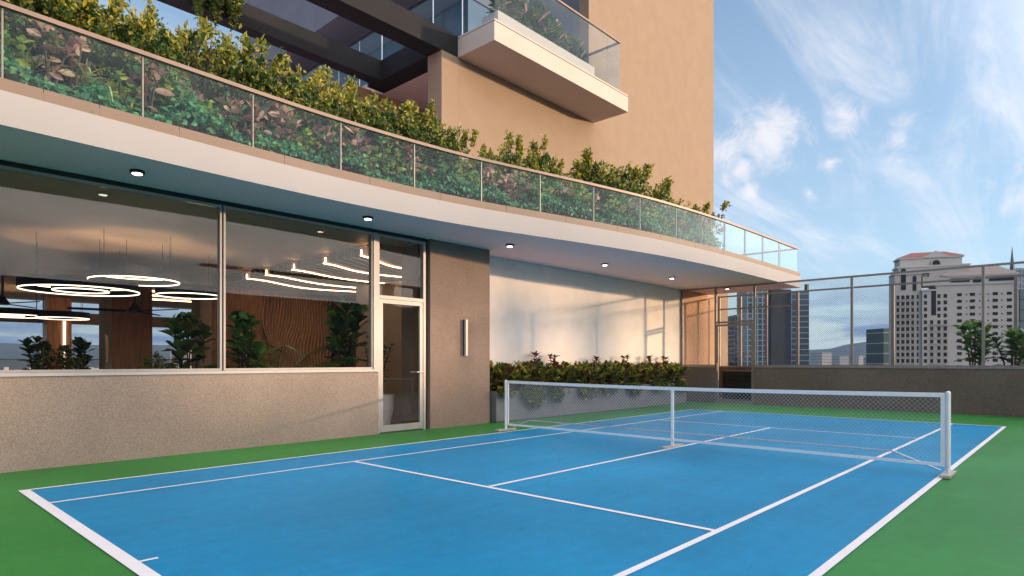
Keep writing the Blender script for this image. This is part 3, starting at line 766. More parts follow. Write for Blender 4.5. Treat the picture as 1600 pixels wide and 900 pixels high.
for i, (u, k) in enumerate(((838, 1.05), (866, 1.0), (932, .95), (975, 1.0), (1013, 1.0), (1040, .98))):
    p = at_y(u, 560, 9.62)
    TALL.put((p.x, 9.62, .60), i * 1.3, (1.1, 1.1, k), '%s tall dark red croton standing above the hedge in the planter box' % ORD[i + 1], 'tall crotons in the planter box')
# --- trailing greenery hanging over the planter front
def make_trail(seed, n, width, drop):
    r = random.Random(seed); t = thing('trailing_plant', 'x', 'trailing plant'); fo = MB(); st = MB()
    for k in range(n):
        x = r.uniform(-width, width); ln_ = drop * (1 - .55 * abs(x) / width) * r.uniform(.45, 1)
        pts = [Vector((x * .8, .12, .0)), Vector((x * .9, -.03, .06)), Vector((x, -.09, -.08)), Vector((x + r.uniform(-.05, .05), -.10 - r.random() * .06, -ln_))]
        st.tube(pts, [.005, .005, .004, .002], 4)
        for s in range(22):
            f = r.random() ** .8 * 2.999; i = int(f); p = pts[i].lerp(pts[i + 1], f - i)
            d = Vector((r.uniform(-1, 1), r.uniform(-1, .1), r.uniform(-.9, .3))).normalized()
            fo.leaf1(p, d, (Vector((0, -1, .6)) + rdir(r) * .6).normalized(), r.uniform(.05, .09), r.uniform(.03, .05), r.choices((0, 1, 2), (5, 4, 1))[0])
    fo.build('foliage', [M['lf_dark'], M['lf_mid'], M['lf_yel']], t); st.build('stem', M['stem'], t)
    return Stock(t)
TR = [make_trail(51, 34, .34, .5), make_trail(52, 30, .45, .36)]
for i, (x, k, sx, sz, lab) in enumerate(((9.75, 1, .5, .55, 'short tuft of trailing green beside the pier'), (10.65, 0, 1.15, 1.05, 'largest trailing green plant hanging over the near planter front'), (11.45, 0, .8, .85, 'narrow trailing green plant hanging beside the largest one'),
        (12.75, 1, .9, 1.1, 'trailing green plant hanging near the middle of the planter front'), (13.7, 1, .9, .8, 'short trailing green plant just past the middle of the planter front'), (14.9, 0, 1.0, .8, 'trailing green plant seen behind the middle net post'), (16.4, 1, 1.2, .85, 'wide trailing green plant near the far end of the planter'), (17.6, 0, .9, .8, 'last trailing green plant at the far planter corner'))):
    TR[k].put((x, 9.22, .665), 0, (sx, 1, sz), lab, 'trailing plants over the planter front')
# --- balcony plants and the vine on the beam
BAL = make_broad(61, 'balcony_plant', 'balcony plant', 7, .72, .28, .27, .10, ('lf_dark', 'lf_fig', 'lf_mid', 'lf_pink'), (5, 5, 2, .6), 9, .15, True, .1, None, .9)
for i, (x, k) in enumerate(((11.25, 1.0), (11.75, 1.05), (12.25, .95), (12.7, 1.1), (13.1, .95), (13.55, .95), (13.95, .8), (14.35, .85), (14.75, .62))):
    BAL.put((x, 10.83, 9.868), i * 1.1, k, '%s leafy green plant from the pillar end of the balcony planter' % ORD[i + 1], 'leafy plants in the balcony planter')
vn = thing('hanging_vine', 'green vine hanging over the lower dark pergola beam', 'vine', (0, 0, 0))
r = random.Random(9); vf = MB()
for k in range(1500):
    u = r.uniform(296, 376); p0 = at_y(u, 0, 13.55)
    top = 9.35; dz = (.55 + .35 * math.sin(u * .23)) * r.random() ** .6 * (1 if u < 350 else .9)
    p = Vector((p0.x, 13.57 - r.random() * .16, top - dz - .1))
    vf.leaf1(p, Vector((r.uniform(-1, 1), r.uniform(-1, .3), r.uniform(-1, .4))).normalized(), rdir(r), r.uniform(.06, .11), r.uniform(.04, .06), r.choice((0, 0, 1, 1, 2)))
vn.location = (4.2, 13.5, 9.2); ORG[vn.name] = Vector(vn.location)
vf.build('foliage', [M['lf_dark'], M['lf_mid'], M['lf_yel']], vn)
# --- indoor plants
FIG = make_broad(71, 'fig_plant', 'fig plant', 6, 1.75, .48, .36, .21, ('lf_fig', 'lf_mid', 'lf_dark'), (6, 3, 3), 13, .25, True, .38, None, .8, (.55, .95, .85))
PALM = make_palm(72, 15, 1.5)
def potted(stock, loc, rz, sc, lab, potlab, pr=.24, ph=.42):
    p = MB().lathe(loc, [(pr * .82, 0), (pr, ph * .5), (pr * 1.02, ph), (pr * .9, ph), (pr * .88, ph - .05)], 24)
    o = p.build('plant_pot', M['pot'], None, smooth=False); props(o, potlab, 'plant pot')
    stock.put((loc[0], loc[1], loc[2] + ph - .04), rz, sc, lab)
def spot(u, y): return at_y(u, 565, y)
p = spot(292, 13.2); potted(FIG, (p.x, p.y, 0), .4, .98, 'tall broad-leaved fig plant beside the slim grey column indoors', 'white pot under the fig plant beside the grey column')
p = spot(380, 11.4); potted(FIG, (p.x, p.y, 0), 2.1, .95, 'glossy fig plant just past the window mullion before the wood wall', 'white pot of the glossy fig behind the window mullion')
p = spot(428, 11.7); potted(PALM, (p.x, p.y, 0), .2, 1.2, 'feathery palm in front of the wavy slatted wall', 'white pot under the feathery palm', .26, .40)
p = spot(540, 11.2); potted(FIG, (p.x, p.y, 0), 4.2, 1.12, 'dark large-leaved fig plant before the dark doorway indoors', 'white pot of the dark fig by the doorway')
p = spot(57, 20.5); potted(FIG, (p.x, p.y, 0), 1.0, .82, 'small tree-like fig plant at the far windows, outermost one', 'white pot of the outermost fig at the far windows', .32, .42)
p = spot(122, 20.5); potted(FIG, (p.x, p.y, 0), 3.3, .82, 'small tree-like fig plant at the far windows beside the light strip', 'white pot beside the light strip column', .32, .42)
BO = make_shrub(81, .5, .42, 130, 9, .06, .03, .2, 'round_shrub', 'round shrub')
for u, y, zz, s, lab in ((92, 19.0, .85, 1.0, 'round green bush between the two far fig plants'), (108, 18.4, .78, .8, 'smaller round bush before the light strip column'), (225, 13.6, .76, .62, 'low round bush before the wooden column'), (247, 13.9, .72, .9, 'larger round bush next to the wooden column')):
    p = spot(u, y)
    MBp = MB().lathe((p.x, p.y, 0), [(.26, 0), (.30, zz * .6), (.3, zz)], 20); o = MBp.build('plant_pot', M['pot']); props(o, 'white tub under the ' + lab, 'plant pot')
    BO.put((p.x, p.y, zz - .03), u * .1, s, lab)
potted(make_broad(75, 'slender_plant', 'slender plant', 9, 1.35, .35, .20, .055, ('lf_mid', 'lf_fig', 'lf_dark'), (3, 4, 4), 14, .4, True, .3, None, .6), (7.55, 10.75, 0), .3, 1.0, 'slender bamboo-like plant just inside the glass door', 'large white round pot just inside the glass door', .36, .62)
# --- plants beyond the mesh fence
for u, v, x, rz, lab in ((1524, 500, 20.3, .3, 'broad-leaved fig plant behind the mesh fence, before the pale apartment block'), (1582, 512, 20.5, 2.0, 'second broad-leaved fig plant behind the mesh fence, close to the frame edge')):
    p = at_x(u, v, x)
    FIG.put((p.x, p.y, .55), rz, (1.05, 1.05, (p.z - .55) / 1.95), lab)
    o = MB().box(p.x - .28, p.x + .28, p.y - .3, p.y + .3, .005, .6).build('plant_pot', M['planter']); props(o, 'grey square tub under the ' + lab.split(',')[0], 'plant pot')
SH[0].put((20.4, 1.75, .35), 1, (.75, 1.0, .72), 'low yellow-green bush between the two fig plants behind the fence')
# ------------------------------------------------------------------ clubhouse interior
MB().box(-12, 16.2, W + .25, 26.0, -.02, .006).build('floor', M['floor'], club)
MB().prism([(-12, 9.6), (9.4, 9.6), (9.4, 10.11), (16.2, 10.11), (16.2, 19.0), (-12, 19.0)], 3.61, SOF - .003).build('ceiling', M['ceil'], club)
MB().box(-12, 16.2, 19.003, 26.4, 3.42, SOF - .003).build('dropped_ceiling', M['ceil'], club)
MB().box(-12, 16.2, 26.0, 26.4, 2.62, 3.0).build('far_beam', M['plaster'], club)
MB().box(16.0, 16.2, 10.11, 26.4, 0.007, 3.41).build('end_wall', M['woodd'], club)
MB().box(-12.2, -12.0, W, 26.4, 0, 3.6).build('end_wall', M['plaster'], club)
# far terrace with its glass railing
struct('terrace_floor', MB().box(-12, 24, 26.003, 29.9, -.028, .004), M['deck'])
fr = thing('glass_railing', 'far glass railing seen through the clubhouse against the hills', 'railing', (5, 29.5, 0))
MB().box(-12, 24, 29.5, 29.515, .05, 1.36).build('glass_pane', M['win'], fr)
MB().box(-12, 24, 29.48, 29.535, 1.363, 1.40).build('handrail', M['steel'], fr)
fp = MB()
for k in range(19): fp.box(-12 + 2 * k, -11.96 + 2 * k, 29.44, 29.478, .01, 1.36)
fp.build('post', M['steel'], fr)
def colm(u0, u1, y, depth, top, mat, name='column'):
    a, b_ = spot(u0, y), spot(u1, y)
    return MB().box(a.x, b_.x, y, y + depth, .007, top).build(name, mat, club)
c = colm(73, 112, 24.6, .6, 3.41, M['wood'])
a = spot(96.5, 24.58); MB().box(a.x + .04, a.x + .10, 24.55, 24.597, .05, 2.62).build('light_strip', M['glow'], c)
colm(163, 175, 19.4, .5, 3.41, M['plaster']); colm(175.3, 238, 19.45, 1.2, 3.41, M['wood'], 'wood_column')
colm(313, 331, 17.0, .6, 3.41 if False else 3.608, M['plaster']); colm(331.3, 409, 17.05, .5, 3.3, M['woodd'], 'wood_wall')
a, b_ = spot(409.3, 17.6), spot(515, 17.6)
MB().box(a.x, b_.x, 17.6, 17.8, .007, 3.3).build('slat_wall', M['woodd'], club)
sw_ = MB(); ns = 24
for k in range(ns):
    x0 = a.x + .05 + (b_.x - a.x - .1) * k / (ns - 1); pts = []
    for j in range(19):
        zz = .02 + 3.2 * j / 18; g = math.exp(-((zz - 1.75) / .55) ** 2); e = .5 + .5 * math.sin(k * .24)
        pts.append((x0 + .22 * g * math.sin(k * .21 + zz * 1.2) + .05 * math.sin(zz * 2 + k * .3), zz))
    for (x_, z_), (x2, z2) in zip(pts[:-1], pts[1:]): sw_.bar((x_, 17.56, z_), (x2, 17.56, z2), .013, .06, 0, (0, 1, 0))
sw_.build('wavy_slat', M['woodl'], club)
a = spot(515.5, 17.6)
MB().box(a.x, 15.9, 19.5, 19.7, .007, 3.41).build('dark_wall', M['woodd'], club)
for u in (520, 532, 547, 557):
    q = spot(u, 16.8); MB().box(q.x, q.x + .06, 16.8, 16.86, .007, 3.3).build('screen_post', M['black'], club)
q = spot(556, 14.5); MB().box(q.x, q.x + .12, 10.15, 14.5, .007, 3.3).build('partition', M['plaster'], club)
# slatted wave ceiling
wc = MB(); wl = MB(); wx0 = 7.05; led = (1, 6, 11, 16, 20)
MB().box(7.12, 16.0, 10.15, 17.5, 3.585, 3.607).build('slat_backing', M['wood'], club)
ny_ = 27
for k in range(ny_):
    y0 = 10.3 + 6.9 * k / (ny_ - 1); pts = []
    for j in range(34):
        x = wx0 + 8.6 * j / 33; s_ = (x - wx0)
        y = y0 + .85 * (1 - math.exp(-(s_ / 1.1) ** 2)) - .55 * (1 - math.exp(-((max(0, s_ - 1.6)) / 1.8) ** 2)) + .12 * math.sin(s_ * 1.7 + k * .15)
        pts.append((x, y))
    for p_, q_ in zip(pts[:-1], pts[1:]): wc.bar((p_[0], p_[1], 3.49), (q_[0], q_[1], 3.49), .045, .17, 0); wc.bar((p_[0], p_[1] - .003, 3.397), (q_[0], q_[1] - .003, 3.397), .052, .016, 1)  # pale lower lip: strip-lit slat edge put into the colour
    if k in led:
        for p_, q_ in zip(pts[:15 + 3 * (k % 4)], pts[1:16 + 3 * (k % 4)]): wl.bar((p_[0], p_[1] - .05, 3.388), (q_[0], q_[1] - .05, 3.388), .03, .014)
        wl.box(wx0 - .02, wx0 - .004, y0 - .06, y0 - .04, 3.382, 3.50)
wc.build('wave_slat', [M['slat'], M['woodl']], club); wl.build('light_strip', M['glow_w'], club)
# second cluster of lines over the far part
MB().box(5.2, 7.6, 19.2, 24.0, 3.38, 3.415).build('slat_backing', M['wood'], club)
wl2 = MB()
for k, yy_ in enumerate((19.6, 20.8, 22.2)):
    pts = [(5.15 + .22 * j, yy_ + .75 * (1 - math.exp(-(j / 4.5) ** 2)) - .3 * (1 - math.exp(-(max(0, j - 5) / 5) ** 2))) for j in range(16)]
    for p_, q_ in zip(pts[:-1], pts[1:]): wl2.bar((p_[0], p_[1], 3.36), (q_[0], q_[1], 3.36), .05, .025)
    wl2.box(5.11, 5.148, yy_ - .03, yy_ + .03, 3.35, 3.55 - .14)
wl2.build('light_strip', M['glow_w'], club)
# indoor wall lights in brass
for u, y, lab in ((166, 19.35, 'slim brass wall light on the wooden column far indoors'), (319, 16.95, 'slim brass wall light on the grey column indoors')):
    p = spot(u, y); t = thing('wall_light', lab, 'wall light', (p.x, y, 1.3))
    MB().box(p.x - .03, p.x + .03, y - .09, y - .03, 1.28, 2.0).build('housing', M['brass'], t)
    MB().box(p.x - .03, p.x + .03, y - .028, y - .002, 1.28, 2.0).build('back_plate', M['black'], t)
# ring lamps
def ring_lamp(u, v, depth, dia, inner, label, ncord=4):
    c = at_d(u, v, depth); rad = dia / 2; top = 3.42 if c.y > 19 else 3.61
    t = thing('ring_lamp', label, 'ring lamp', (c.x, c.y, c.z), 'glowing ring lamps')
    MB().ring((c.x, c.y, c.z), rad - .045, rad, .02, .12).ring((c.x, c.y, c.z), rad - .010, rad, .1201, .19).build('hoop', M['bronze'], t)
    MB().ring((c.x, c.y, c.z), rad - .024, rad - .013, -.004, .017).build('light_strip', M['glow'], t)
    MB().ring((c.x, c.y, c.z), rad - .043, rad - .014, .122, .128).build('added_fill_strip', M['ceiling_fill'], t)  # added glow hidden in the hoop to brighten the ceiling
    if inner:
        MB().ring((c.x, c.y, c.z), inner / 2 - .045, inner / 2, .02, .12).build('hoop', M['bronze'], t)
        MB().ring((c.x, c.y, c.z), inner / 2 - .028, inner / 2 - .014, -.004, .017).build('light_strip', M['glow'], t)
    for k in range(ncord):
        an = .6 + 6.283 * k / ncord
        x, y = c.x + (rad - .02) * math.cos(an), c.y + (rad - .02) * math.sin(an)
        MB().tube([(x, y, c.z + .125), (x, y, top - .003)], .006, 5).build('cable', M['black'], t)
ring_lamp(127, 455, 12.0, 1.97, .95, 'largest double ring lamp hanging nearest the window')
ring_lamp(211, 440, 11.6, 1.5, 0, 'single ring lamp hanging highest, beside the double ring')
ring_lamp(297, 463, 13.0, 1.28, 0, 'single ring lamp hanging close to the window mullion')
ring_lamp(98, 498, 18.5, 1.35, 0, 'small far ring lamp hanging before the light strip column')
ring_lamp(16, 494, 18.0, 1.75, .7, 'far double ring lamp at the outermost window edge')
# ceiling fans
for u, v, dep, lab in ((4, 476, 15.5, 'dark ceiling fan hanging at the outermost window edge'), (211, 488, 14.5, 'dark ceiling fan hanging under the single ring lamp')):
    c = at_d(u, v, dep); t = thing('ceiling_fan', lab, 'ceiling fan', (c.x, c.y, c.z), 'dark ceiling fans')
    MB().tube([(c.x, c.y, c.z + .15), (c.x, c.y, 3.608)], .028, 8).build('rod', M['black'], t)
    MB().lathe((c.x, c.y, c.z), [(.15, 0), (.15, .04), (.07, .16), (.05, .22)], 20).build('hub', M['black'], t)
    for k in range(3):
        an = .9 + k * 2.094; d_ = Vector((math.cos(an), math.sin(an), 0)); s_ = Vector((-d_.y, d_.x, .12))
        MB().obox(Vector((c.x, c.y, c.z + .03)) + d_ * .72, d_ * .56, s_ * .075, (0, 0, .012)).build('blade', M['bronze'], t)
# counter, stools
p = spot(507, 14.2); t = thing('counter', 'long rounded stone counter before the wavy slatted wall', 'counter', (p.x, 14.2, 0))
MB().prism([(p.x + 1.0 * math.cos(k * .2094) + (.25 if math.cos(k * .2094) > 0 else -.25), 14.2 + .38 * math.sin(k * .2094)) for k in range(30)], 1.07, 1.16).build('top', M['counter'], t)
MB().prism([(p.x + .85 * math.cos(k * .2094), 14.2 + .27 * math.sin(k * .2094)) for k in range(30)], .008, 1.067).build('base', M['wood'], t)
for i, u in enumerate((474, 493, 515)):
    p = spot(u, 12.6); t = thing('stool', '%s round-seated stool before the counter, counted from the palm' % ORD[i + 1], 'stool', (p.x, 12.6, 0), 'stools before the counter')
    MB().lathe((p.x, 12.6, 0), [(.2, 1.055), (.215, 1.07), (.21, 1.095)], 24).build('seat', M['counter'], t)
    for k in range(4):
        an = .785 + k * 1.571
        MB().tube([(p.x + .23 * math.cos(an), 12.6 + .23 * math.sin(an), .008), (p.x + .15 * math.cos(an), 12.6 + .15 * math.sin(an), 1.053)], .014, 6).build('leg', M['black'], t)
p = spot(226, 22.5); t = thing('dining_table', 'long dark dining table at the far windows', 'table', (p.x + 1.5, 22.5, 0))
MB().box(p.x + .4, p.x + 3.2, 22.1, 23.0, .94, 1.0).build('top', M['wood'], t)
for dx in (.6, 2.9): MB().box(p.x + dx, p.x + dx + .1, 22.4, 22.7, .008, .938).build('leg', M['black'], t)

# ------------------------------------------------------------------ city
UX = Vector((sa, -ca, 0)); FW = Vector((ca, sa, 0))     # across and away, used to turn each block towards the court
def block(name, label, u0, u1, vtop, dist, depth, mat, fins=0, finmat=None, yaw=0.0, crown=None, cols=0):
    k = dist / F_PX; um = (u0 + u1) / 2; c0 = at_d(um, HY, dist); c0.z = -45
    ca_, sa_ = math.cos(yaw), math.sin(yaw); ux = UX * ca_ + FW * sa_; fw = FW * ca_ - UX * sa_
    w2 = (u1 - u0) * k / 2; zt = EYE + (HY - vtop) * k
    t = thing(name, label, 'building', tuple(c0))
    c = c0 + fw * depth / 2
    MB().obox((c.x, c.y, (zt - 45) / 2), ux * w2, fw * depth / 2, (0, 0, (zt + 45) / 2)).build('wall', mat, t)
    if fins:
        m = MB(); st = fins
        z = -6
        while z < zt - 1:
            m.obox((c.x, c.y, z), ux * (w2 + .25), fw * (depth / 2 + .25), (0, 0, .28)); z += st
        m.build('floor_band', finmat, t)
    if cols:
        m = MB()
        for j in range(cols + 1):
            q = c0 + ux * (-w2 + 2 * w2 * j / cols)
            m.obox((q.x, q.y, (zt - 10) / 2), ux * .35, fw * .4, (0, 0, (zt + 10) / 2))
        m.build('pilaster', finmat, t)
    if crown:
        MB().obox((c.x, c.y, zt + crown / 2), ux * w2 * .6, fw * depth * .3, (0, 0, crown / 2 - .05)).build('roof_housing', mat, t)
    return t
M['c_glass'] = plain('city_glass', (0.030, 0.055, 0.085), 0.15, 0, var=0.25, scale=.05, spec=.6)
M['c_glass2'] = plain('city_glass_dark', (0.010, 0.018, 0.030), 0.5, 0, var=0.2, scale=.05, spec=.12)
M['c_teal'] = plain('city_teal', (0.02, 0.06, 0.065), 0.3, 0, var=0.2, scale=.05)
M['c_fin'] = plain('city_fin', (0.20, 0.30, 0.36), 0.5, 0, var=0.05)
M['c_conc'] = plain('city_concrete', (0.36, 0.33, 0.32), 0.9, 0, var=0.08, scale=.08)
M['c_cream'] = plain('apartment_cream', (0.42, 0.39, 0.37), 0.9, 0, var=0.06, scale=.12)
M['c_cream2'] = plain('apartment_tan', (0.38, 0.31, 0.26), 0.9, 0, var=0.06, scale=.12)
M['c_win'] = plain('apartment_window', (0.018, 0.019, 0.024), 0.8, 0, var=0.3, scale=.3, spec=0.1)
M['c_roof'] = plain('red_tile', (0.27, 0.085, 0.072), 0.8, 0, var=0.12, scale=.5)
M['c_roof2'] = plain('faded_tile', (0.30, 0.25, 0.23), 0.85, 0, var=0.1, scale=.5)
block('office_tower', 'dark glass office tower with thin pale floor lines and a raised corner beyond the gate', 1238.5, 1263, 455, 450, 20, M['c_glass'], 4.0, M['c_fin'], -.25)
o = block('office_tower', 'very dark windowless-looking glass tower beside the striped one behind the fence', 1203, 1238, 452, 448, 24, M['c_glass2'], 0, None, .2)
k = 450 / F_PX; q = at_d(1262, HY, 450); zt = EYE + (HY - 455) * k
tp_ = bpy.data.objects['office_tower']
MB().prism([(q.x - 1.4, q.y), (q.x + .7, q.y - .7), (q.x + 1.2, q.y + 2), (q.x - .6, q.y + 2)], zt - 1, zt + 5).build('raised_corner', M['c_glass2'], tp_)
block('office_tower', 'blue latticed office tower filling the gap beside the gate', 1168, 1199, 440, 420, 20, M['c_glass'], 3.6, M['c_fin'], 0, None, 4)
block('office_tower', 'narrow dark tower seen through the gate glass', 1149, 1166, 492, 500, 18, M['c_glass2'], 3.6, M['c_glass'], 0, None, 3)
block('apartment_building', 'small hazy apartment building low behind the gate glass', 1124, 1147, 536, 700, 25, M['c_conc'], 3.2, M['c_glass'], .2, 6, 5)
block('office_tower', 'teal tower partly hidden by the pale apartment block', 1380, 1397, 513, 360, 15, M['c_teal'], 6, M['c_conc'], .1)
block('office_tower', 'tall narrow dark green slab at the edge beyond the apartment block', 1594, 1640, 452, 420, 25, M['c_teal'], 7, M['c_glass2'], 0)
block('apartment_building', 'pale hazy twin block far off seen under the clubhouse beams', 266, 289, 547, 900, 30, M['c_conc'], 3.5, M['c_glass'], .2, 0, 6)
t = block('office_tower', 'blue glass tower with a thin spire rising beyond the fence top', 1586, 1625, 419, 520, 30, M['c_glass'], 4, M['c_fin'], 0, None, 4)
q = at_d(1581.5, HY, 520); k = 520 / F_PX
MB().tube([(q.x, q.y, EYE + (HY - 470) * k), (q.x, q.y, EYE + (HY - 419) * k), (q.x, q.y, EYE + (HY - 386) * k)], [2.0, 1.7, .15], 6).build('spire', M['c_glass'], t)
# low distant blocks
rr2 = random.Random(21)
for i, (u0, u1, v, d) in enumerate(((1268, 1282, 560, 1500), (1284, 1300, 551, 1300), (1303, 1310, 561, 1700), (1312, 1326, 556, 1450), (1329, 1338, 562, 1800), (1341, 1352, 556, 1500), (1355, 1364, 561, 1600), (1366, 1378, 557, 1300))):
    block('apartment_building', '%s low hazy building in the far row under the hills, from the dark tower' % ORD[i + 1], u0, u1, v, d, 40, M['c_conc'], 6, M['c_glass'], rr2.uniform(-.3, .3))
# pale apartment block with the red roof
D = 300.0; K = D / F_PX; U0 = 1490; KU = K * .85; DS = .55
B0 = at_d(U0, HY, D); B0.z = 0
ab = thing('apartment_building', 'large pale apartment block with a red hipped roof and rows of windows', 'building', (B0.x, B0.y, -45))
yaw = R(-20); AX = UX * math.cos(yaw) + FW * math.sin(yaw); AD = FW * math.cos(yaw) - UX * math.sin(yaw)
def az(v): return EYE + (HY - v) * K
def abox(mb, u0, u1, v0, v1, d0, d1, mi=0):      # u along the facade, v heights, d metres back
    c = B0 + AX * (((u0 + u1) / 2 - U0) * KU) + AD * ((d0 + d1) / 2 * DS); c.z = (az(v0) + az(v1)) / 2
    return mb.obox(c, AX * ((u1 - u0) * KU / 2), AD * ((d1 - d0) / 2 * DS), (0, 0, (az(v0) - az(v1)) / 2), mi)
VB = 715
m = MB(); abox(m, 1462, 1588, 445, VB, 0, 24); abox(m, 1442, 1586, 431, 444.9, 1.5, 20); abox(m, 1440, 1461.9, 452, VB, -1.2, 20); abox(m, 1397, 1439.9, 424, VB, 2.0, 26)
abox(m, 1404, 1455, 413, 423.9, 4, 26); abox(m, 1408, 1508, 398, 430, 8, 30); abox(m, 1455, 1518, 412, 431, 6.5, 26)
m.build('wall', M['c_cream'], ab)
m = MB()
for u0, u1, v, d in ((1404, 1511, 398, 7.2), (1459, 1591, 444, -.8), (1480, 1588, 431, .8), (1394, 1441, 424, 1.2), (1400, 1456, 413, 3.4), (1438, 1463, 452, -1.9), (1453, 1520, 412, 5.9)): abox(m, u0, u1, v + 1.6, v - .9, d, d + 18)
m.build('cornice', M['c_cream'], ab)
for q_ in ((1461, 1589, 509, 507.6, -.5, 3), (1395, 1441, 508, 506.5, 1.4, 4)): abox(MB(), *q_).build('string_course', M['c_cream'], ab)
def hip(u0, u1, uA, uB, v0, v1, d0, d1, mat):
    m = MB(); dm = (d0 + d1) / 2
    def P3(u, v, d):
        c = B0 + AX * ((u - U0) * KU) + AD * (d * DS); c.z = az(v); return c
    a, b_, c, d = P3(u0, v0, d0), P3(u1, v0, d0), P3(u1, v0, d1), P3(u0, v0, d1); e, f = P3(uA, v1, dm), P3(uB, v1, dm)
    m.quadv([a, b_, f, e]); m.quadv([b_, c, f]); m.quadv([c, d, e, f]); m.quadv([d, a, e]); m.quadv([d, c, b_, a]); m.build('roof', mat, ab)
hip(1404, 1511, 1432, 1486, 397, 387, 7.0, 31, M['c_roof']); hip(1470, 1591, 1500, 1560, 430.5, 413, .6, 24, M['c_roof2'])
# pediment and arches
def arch(u, v0, v1, w, d, mat, name):
    pts = [(-w / 2, az(v0)), (w / 2, az(v0))]
    zt_ = az(v1) - w * KU / 2
    for k in range(11): pts.append((w / 2 * math.cos(math.pi * k / 10), zt_ + w * KU / 2 * math.sin(math.pi * k / 10)))
    m = MB(); c = B0 + AX * ((u - U0) * KU)
    fr_ = [c + AX * (p_[0] * KU) + AD * (d * DS) + Vector((0, 0, p_[1])) for p_ in pts]; bk = [q_ + AD * .8 for q_ in fr_]
    m.quadv(fr_)
    for i in range(len(fr_)): j = (i + 1) % len(fr_); m.quadv([fr_[i], bk[i], bk[j], fr_[j]])
    return m.build(name, mat, ab)
m = MB(); c = B0 + AX * ((1466 - U0) * KU)
pd = [c + AX * (q_ * KU) + AD * 3.85 + Vector((0, 0, az(v_))) for q_, v_ in ((-20, 399), (20, 399), (20, 397), (0, 388), (-20, 397))]
m.quadv(pd); bk = [q_ + AD * 9 for q_ in pd]
for i in range(5): j = (i + 1) % 5; m.quadv([pd[i], bk[i], bk[j], pd[j]])
m.build('gable', M['c_cream'], ab)
arch(1466, 413, 402, 17, 6.2, M['c_cream2'], 'window_surround'); arch(1466, 413, 403.5, 12, 6.0, M['c_win'], 'arched_window'); arch(1527, 447, 434, 13, 1.2, M['c_win'], 'arched_window'); arch(1458, 492, 447, 7.5, -1.5, M['c_win'], 'arched_window'); arch(1411, 450, 416, 8, 1.5, M['c_win'], 'arched_window'); arch(1429, 452, 428, 6, 1.5, M['c_win'], 'arched_window')
for u0, u1 in ((1545, 1583), (1486, 1516)):
    m = MB(); abox(m, u0, u1, 441, 435, 1.2, 1.8); m.build('loggia_opening', M['c_win'], ab)
cols_ = ((1499, 7.5), (1519, 8), (1553.5, 8), (1574.5, 7.5), (1510, 2.2), (1530, 2.2), (1543, 2.2), (1563.5, 2.2))
for row in range(12):
    v = 461 + row * 10.2
    for u, wd in cols_:
        m = MB(); abox(m, u - wd / 2, u + wd / 2, v + (2.2 if wd > 4 else 1.1), v - (2.6 if wd > 4 else 1.1), -.12, .3)
        o = m.build('window', M['c_win'], ab)
m = MB(); sl = MB(); sl2 = MB()
for row in range(13):
    v = 462 + row * 10.2
    for u, wd in ((1402, 5), (1410, 5.5), (1418, 5.5), (1426, 4.5), (1434, 3)): abox(m, u - wd / 2, u + wd / 2, v + 3, v - 3.2, 1.85, 2.3)
    for u, wd, d in ((1445, 5, -1.35), (1455, 5, -1.35), (1467, 5, -.15), (1477, 5.5, -.15)):
        if v > 500 or abs(u - 1455) > 3: abox(m, u - wd / 2, u + wd / 2, v + 3, v - 3, d, d + .3)
    abox(sl, 1396, 1430, v + 4.6, v + 3.4, .9, 2.0)
    if v > 500: abox(sl2, 1449, 1481, v + 4.6, v + 3.4, -2.3, -1.25)
o = m.build('side_window', M['c_win'], ab); o['kind'] = 'stuff'
sl.build('balcony_slab', M['c_cream2'], ab); sl2.build('balcony_slab', M['c_cream2'], ab)

# ------------------------------------------------------------------ hills and the far town
hm = MB(); na, nr = 150, 9
M['hill'] = plain('hill_forest', (0.014, 0.028, 0.022), 0.95, 0, var=0.4, scale=.006)
prof = [0, .18, .5, .82, 1.0, .85, .5, .2, 0]
rad = [3300, 3700, 4200, 4800, 5300, 5900, 6600, 7200, 7800]
def crest(th):
    d = math.degrees(th)
    return 78 + 26 * math.sin(th * 5.1 + 1) + 18 * math.sin(th * 11.3) + 9 * math.sin(th * 27 + .5) + 5 * math.sin(th * 61) + 42 * math.exp(-((d - 11.5) / 4.2) ** 2) + 24 * math.exp(-((d - 84) / 10) ** 2)
for i in range(na + 1):
    th = R(-45) + R(190) * i / na
    for j in range(nr):
        n_ = 1 + .10 * math.sin(th * 37 + j * 1.9) + .06 * math.sin(th * 83 + j * 3.1)
        hm.v.append((math.cos(th) * rad[j], math.sin(th) * rad[j], -45.5 + (crest(th) + 45) * prof[j] * n_))
for i in range(na):
    for j in range(nr - 1):
        a = i * nr + j; hm.f.append((a, a + nr, a + nr + 1, a + 1)); hm.m.append(0)
struct('hills', hm, M['hill'], smooth=True)
tn = MB(); r = random.Random(77)
for k in range(900):
    th = R(r.uniform(2, 100)); rd = r.uniform(2400, 4100)
    b_ = max(0, (rd - 3300) / 900) * .3; hz = -45 + b_ * 60
    hw = r.uniform(6, 16); hh = r.uniform(8, 26)
    tn.box(math.cos(th) * rd - hw, math.cos(th) * rd + hw, math.sin(th) * rd - hw, math.sin(th) * rd + hw, hz - 6, hz + hh, r.choice((0, 0, 1)))
o = tn.build('far_town', [M['c_conc'], M['c_cream']]); o['kind'] = 'stuff'
